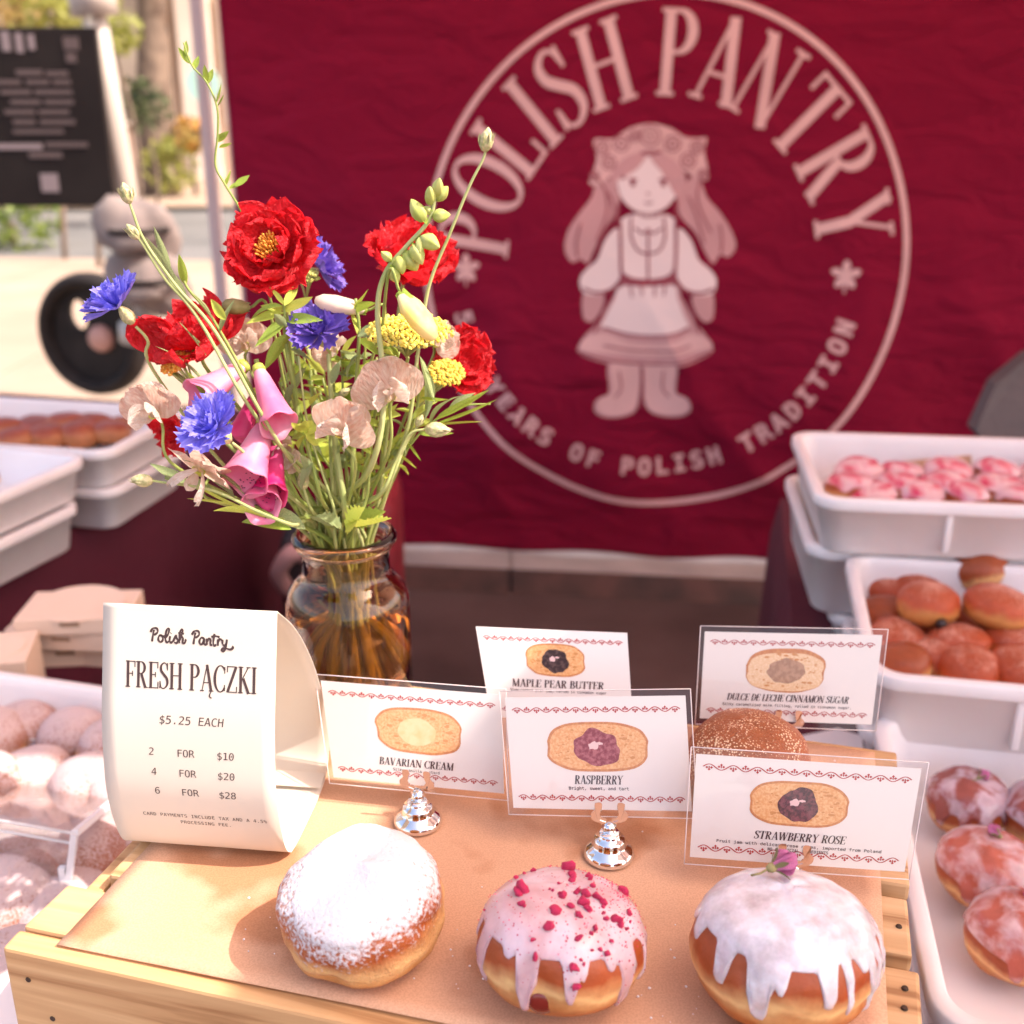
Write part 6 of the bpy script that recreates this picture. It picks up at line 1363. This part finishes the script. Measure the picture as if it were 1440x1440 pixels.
# ================================================================== FLAVOUR CARDS, CLEAR POUCHES, CHROME HOLDERS
M_card = mat('card stock', (.80, .765, .745), .6, (.82, .785, .765), 5)
M_pouch = clear('laminate pouch', (.98, .965, .955), .10, .05)
M_bord = mat('red ornament print', (.42, .03, .03), .7)
M_inkc = mat('dark card print', (.06, .03, .032), .7)
def breadmat(name, c1, c2, sc_=420): return mat(name, c1, .7, c2, sc_, thr=(.42, .62))
M_crust = breadmat('printed crust', (.52, .20, .07), (.62, .28, .10))
M_crumb = breadmat('printed crumb', (.72, .36, .14), (.80, .50, .25), 700)
M_crumb2 = breadmat('printed pale crumb', (.76, .52, .30), (.84, .64, .42), 900)
M_hole = mat('printed crumb hole', (.60, .27, .09), .7)
FILL = {'cream': breadmat('printed custard', (.82, .52, .25), (.88, .62, .36), 120), 'rasp': breadmat('printed raspberry', (.24, .03, .05), (.42, .12, .14), 420), 'straw': breadmat('printed strawberry', (.06, .012, .025), (.20, .05, .07), 420),
        'maple': breadmat('printed pear butter', (.03, .015, .018), (.10, .06, .06), 420), 'dulce': breadmat('printed caramel', (.36, .20, .12), (.48, .28, .17), 300)}
M_shine = mat('printed highlight', (.80, .56, .56), .6)
M_chrome = mat('polished chrome', (.82, .82, .84), .07, metal=1)
def card(nm, label, bl, br_, tr, tl_, asp, fill, title, subs, clip_u, holder_base, pouch=True, bread=(.5, .60, .44, .42), tw=.5, slab=0, th_=.078, subx=.5, title_y=.245, cond=.62):
    """bl..tl_ = (px, py, distance) of the printed card; asp = width / height"""
    C = [PY(*q) for q in (bl, br_, tr, tl_)]
    W_ = ((C[1]-C[0]).length+(C[2]-C[3]).length)/2; H_ = ((C[3]-C[0]).length+(C[2]-C[1]).length)/2
    N_ = (C[1]-C[0]).cross(C[3]-C[0]).normalized()
    if N_.y > 0: N_ = -N_
    def mp(x, y, o): return C[0]*(1-x)*(1-y)+C[1]*x*(1-y)+C[2]*x*y+C[3]*(1-x)*y+N_*(o+.0006*math.sin(x*3.1))
    t = thing('flavour_card', (C[0]+C[1])/2, label, 'card', 'flavour cards in chrome holders')
    def sheet(name, m0, m1, o0, o1, mt, nx=10):
        vs = [mp(-m0+(1+2*m0)*i/nx, y, o) for o in (o0, o1) for y in (-m1, 1+m1) for i in range(nx+1)]; k = nx+1; fs = []
        for i in range(nx): fs += [(i, i+1, k+i+1, k+i), (2*k+i, 3*k+i, 3*k+i+1, 2*k+i+1), (i, 2*k+i, 2*k+i+1, i+1), (k+i, k+i+1, 3*k+i+1, 3*k+i)]
        fs += [(0, k, 3*k, 2*k), (k-1, 3*k-1, 4*k-1, 2*k-1)]
        part(name, vs, fs, mt, t, False)
    sheet('card', 0, 0, -.0003, 0, M_card)
    if pouch:
        a, b = .0032/W_, .0032/H_; sheet('clear_pouch', a, b*1.3, .0006, .0008, M_pouch)
        q = [mp(-a, -b*1.3, .0009), mp(1+a, -b*1.3, .0009), mp(1+a, 1+b*1.3, .0009), mp(-a, 1+b*1.3, .0009)]
        part('pouch_edge', *join(*[tube([q[i].lerp(q[(i+1) % 4], j/6) for j in range(7)], .00035, 5) for i in range(4)]), M_edge2, t)
    # ornament bands
    sb = []
    for yy in (.885, .10):
        nrep = 17; 
        for i in range(nrep):
            x0 = .035+.93*i/nrep; dx = .93/nrep; h = .020*asp/1.7
            up = 1 if i % 2 == 0 else -1
            pts = [(x0+dx*(j/7), yy+up*h*1.1*math.sin(math.pi*j/7)) for j in range(8)]; sb.append(strip(pts, .0072))
            cxx = x0+dx*.5; yb_ = yy+up*h*.1
            for dx2, dy2 in ((-.014, .3), (0, 1.0), (.014, .3)):
                r = .0070; X = cxx+dx2*.75; Y = yb_+up*(-h*dy2*1.1); sb.append(([(X-r, Y, 1), (X, Y-r*1.8, 1), (X+r, Y, 1), (X, Y+r*1.8, 1)], [(0, 1, 2, 3)]))
            sb.append(strip([(cxx, yb_-up*h*.9), (cxx, yb_+up*h*.2)], .005))
    mapped('ornament_border', join(*sb), mp, M_bord, t, .00010, .00003)['kind'] = 'stuff'
    # sliced doughnut picture
    bx, by, bw, bh = bread; rb = random.Random(hash(title) % 997 if False else len(title)*7+3)
    def blob(cx, cy, rx, ry, n_=26, wob=.03, sq=.8, sd_=1.0):
        out = []
        for i in range(n_):
            a = 2*math.pi*i/n_; c_, s_ = math.cos(a), math.sin(a); k = 1+wob*noise.noise(V((c_*2.1, s_*2.1, sd_)))*2
            out.append((cx+rx*k*math.copysign(abs(c_)**sq, c_), cy+ry*k*math.copysign(abs(s_)**sq, s_)))
        return out
    sd0 = len(title)*1.3
    def waist(pts):      # the pale groove round the middle of a fried doughnut
        return [(x-(x-bx)*.05*math.exp(-((y-by+bh*.05)/(bh*.07))**2), y) for x, y in pts]
    dulce = fill == 'dulce'
    mapped('printed_slice', polys([waist(blob(bx, by, bw/2, bh/2, 48, .02, .72 if not dulce else .8, sd0))]), mp, M_crust, t, .00013)
    cy = by-(.02 if dulce else .0)
    mapped('printed_slice', polys([waist(blob(bx, cy, bw/2*.955, bh/2*(.90 if not dulce else .86), 48, .025, .72, sd0))]), mp, M_crumb2 if dulce else M_crumb, t, .00016)
    hs = []; flat_ = (lambda P_: [(x, y if y > by else by+(y-by)*.78) for x, y in P_]) if dulce else (lambda P_: P_)
    for i in range(46):
        a = rb.uniform(0, 6.28); q = rb.uniform(.55, .85); r = rb.choice([.004, .005, .006, .007, .012]) ; hs.append(blob(bx+bw/2*q*math.cos(a), cy+bh/2*q*math.sin(a), r*1.3, r*1.1, 8, .2, 1, i))
    mapped('printed_slice', polys(hs), mp, M_hole, t, .00018, .0000003)['kind'] = 'stuff'
    fr = {'cream': (.22, .30), 'rasp': (.225, .37), 'straw': (.205, .37), 'maple': (.22, .36), 'dulce': (.24, .28)}[fill]
    fx = bx-(.0 if fill != 'cream' else .01)
    mapped('printed_filling', polys([blob(fx, by-.01, bw*fr[0], bh*fr[1], 60, .10 if fill != 'cream' else .03, 1, sd0+9)]), mp, FILL[fill], t, .00021)
    if fill in ('rasp', 'straw', 'maple'):
        mapped('printed_filling', polys([blob(fx-.02, by+.01, bw*.05, bh*.07, 14, .5, 1, 3), blob(fx+.015, by+.03, bw*.03, bh*.03, 12, .5, 1, 7)]), mp, M_shine, t, .00024)
    # words
    ms, wd = serif(title, 1.0, cond, 0, .10, 1.12)
    hh = th_*1.0; sx = hh/asp
    kx = tw/(wd*sx) if tw else 1
    mapped('lettering', ms, lambda a, b, o: mp(.5+subx-.5+a*sx*kx, title_y+b*hh, o), M_inkc, t, .0002, .000004)
    for i, (s_, wdt, yy) in enumerate(subs):
        m3 = text2d(s_, 1.0, .012); x0 = min(v[0] for v in m3[0]); x1 = max(v[0] for v in m3[0]); k = wdt/(x1-x0); hy = .036/.73*1.0
        mapped('lettering', m3, lambda a, b, o: mp(subx+a*k, yy+b*hy*1.05, o), M_inkc, t, .0002)
    # chrome holder
    if holder_base:
        hb = PZ(holder_base[0], holder_base[1], ZC); hb.z = ZK+.0003
        jt = mp(clip_u, .015, 0); hh_ = jt.z-hb.z
        h = thing('card_holder', hb, 'chrome card holder with two curved jaws gripping the '+title.lower()+' card', 'card holder', 'chrome card holders')
        pr = [(0, 0), (.0155, 0), (.0161, .0014), (.0156, .0034), (.0140, .0056), (.0112, .0074), (.0103, .0084), (.0102, .0116), (.0092, .0134), (.0070, .0141), (.0069, .0160), (.0060, .0172), (0, .0174)]
        part('base', *lathe(pr, 40, hb), M_chrome, h)
        sb_ = hb+V((0, 0, .0165)); st = V((jt.x*.5+hb.x*.5, jt.y*.5+hb.y*.5, max(hb.z+.026, jt.z-.016)))
        st = hb.lerp(jt, .4); st.z = max(hb.z+.0195, jt.z-.0125)
        part('stem', *tube([sb_, st], .0042, 16), M_chrome, h)
        xd = (C[1]-C[0]).normalized(); up = V((0, 0, 1)); fd = N_
        # wedge head and two horn-shaped jaws
        part('head', [st+xd*a+up*b+fd*c for c in (-.003, .003) for a, b in ((-.0042, -.001), (.0042, -.001), (.0056, .0036), (0, .0014), (-.0056, .0036))], [(0, 1, 2, 3, 4), (9, 8, 7, 6, 5)]+[(i, 5+i, 5+(i+1) % 5, (i+1) % 5) for i in range(5)], M_chrome, h, False)
        for s_ in (-1, 1):
            pts = [(.0020, .0030), (.0066, .0022), (.0106, .0050), (.0116, .0100), (.0092, .0138), (.0092, .0200), (.0050, .0205), (.0050, .0135), (.0060, .0100), (.0046, .0070), (.0018, .0062)]
            pl = smoothpoly(pts, 3); nn_ = len(pl); vs = []
            for c in (.0015, .0027):
                for a, b in pl: vs.append(st+xd*(a*s_)+(up*b*.80)+fd*(c+(.0008 if b > .014 else 0)))
            part('jaw', vs, [tuple(range(nn_)), tuple(range(2*nn_-1, nn_-1, -1))]+[(i, nn_+i, nn_+(i+1) % nn_, (i+1) % nn_) for i in range(nn_)], M_chrome, h, False)
    return t
M_edge2 = mat('laminate edge', (.72, .62, .60), .3)
card('c', 'Bavarian cream card in a clear pouch, left card of the three in front', (469, 1093, .660), (709, 1116, .640), (705, 977, .662), (451, 957, .684), 1.68, 'cream', 'BAVARIAN CREAM', [('Silky vanilla custard', .27, .135)], .51, (588, 1160), bread=(.53, .56, .49, .47), tw=.43, title_y=.185, cond=.55)
card('c', 'raspberry card in a clear pouch, centre card of the three in front', (722, 1136, .616), (973, 1141, .607), (964, 978, .634), (710, 981, .643), 1.62, 'rasp', 'RASPBERRY', [('Bright, sweet, and tart', .335, .175)], .535, (856, 1206), bread=(.495, .555, .57, .44), tw=.27, title_y=.225, subx=.49)
card('c', 'strawberry rose card in a clear pouch, right card of the three in front', (970, 1205, .574), (1272, 1226, .560), (1296, 1081, .580), (979, 1060, .594), 2.05, 'straw', 'STRAWBERRY ROSE', [('Fruit jam with delicate rose notes, imported from Poland', .76, .165), ('NO ARTIFICIAL INGREDIENTS', .28, .120)], .46, (1113, 1266), bread=(.48, .585, .45, .44), tw=.42, title_y=.225)
card('c', 'dulce de leche cinnamon sugar card, back card on the right', (984, 1010, .722), (1226, 1019, .712), (1241, 893, .732), (991, 888, .742), 1.86, 'dulce', 'DULCE DE LECHE CINNAMON SUGAR', [('Silky caramelized milk filling, rolled in cinnamon sugar.', .74, .165)], .50, (1104, 1062), bread=(.475, .58, .465, .50), tw=.70, title_y=.225, cond=.5)
card('c', 'maple pear butter card, back card left of the centre, half hidden by the raspberry card', (690, 1008, .726), (890, 1016, .718), (882, 890, .736), (669, 881, .744), 1.68, 'maple', 'MAPLE PEAR BUTTER', [('Slow-cooked pear jam, rolled in cinnamon sugar', .66, .305)], .50, (788, 1062), pouch=False, bread=(.505, .665, .40, .37), tw=.63, title_y=.355, th_=.085, cond=.6)

# ================================================================== names for objects that read as several
for o in bpy.data.objects:
    if o.name.startswith(('logo_lines', 'logo_figure')): o['kind'] = 'stuff'
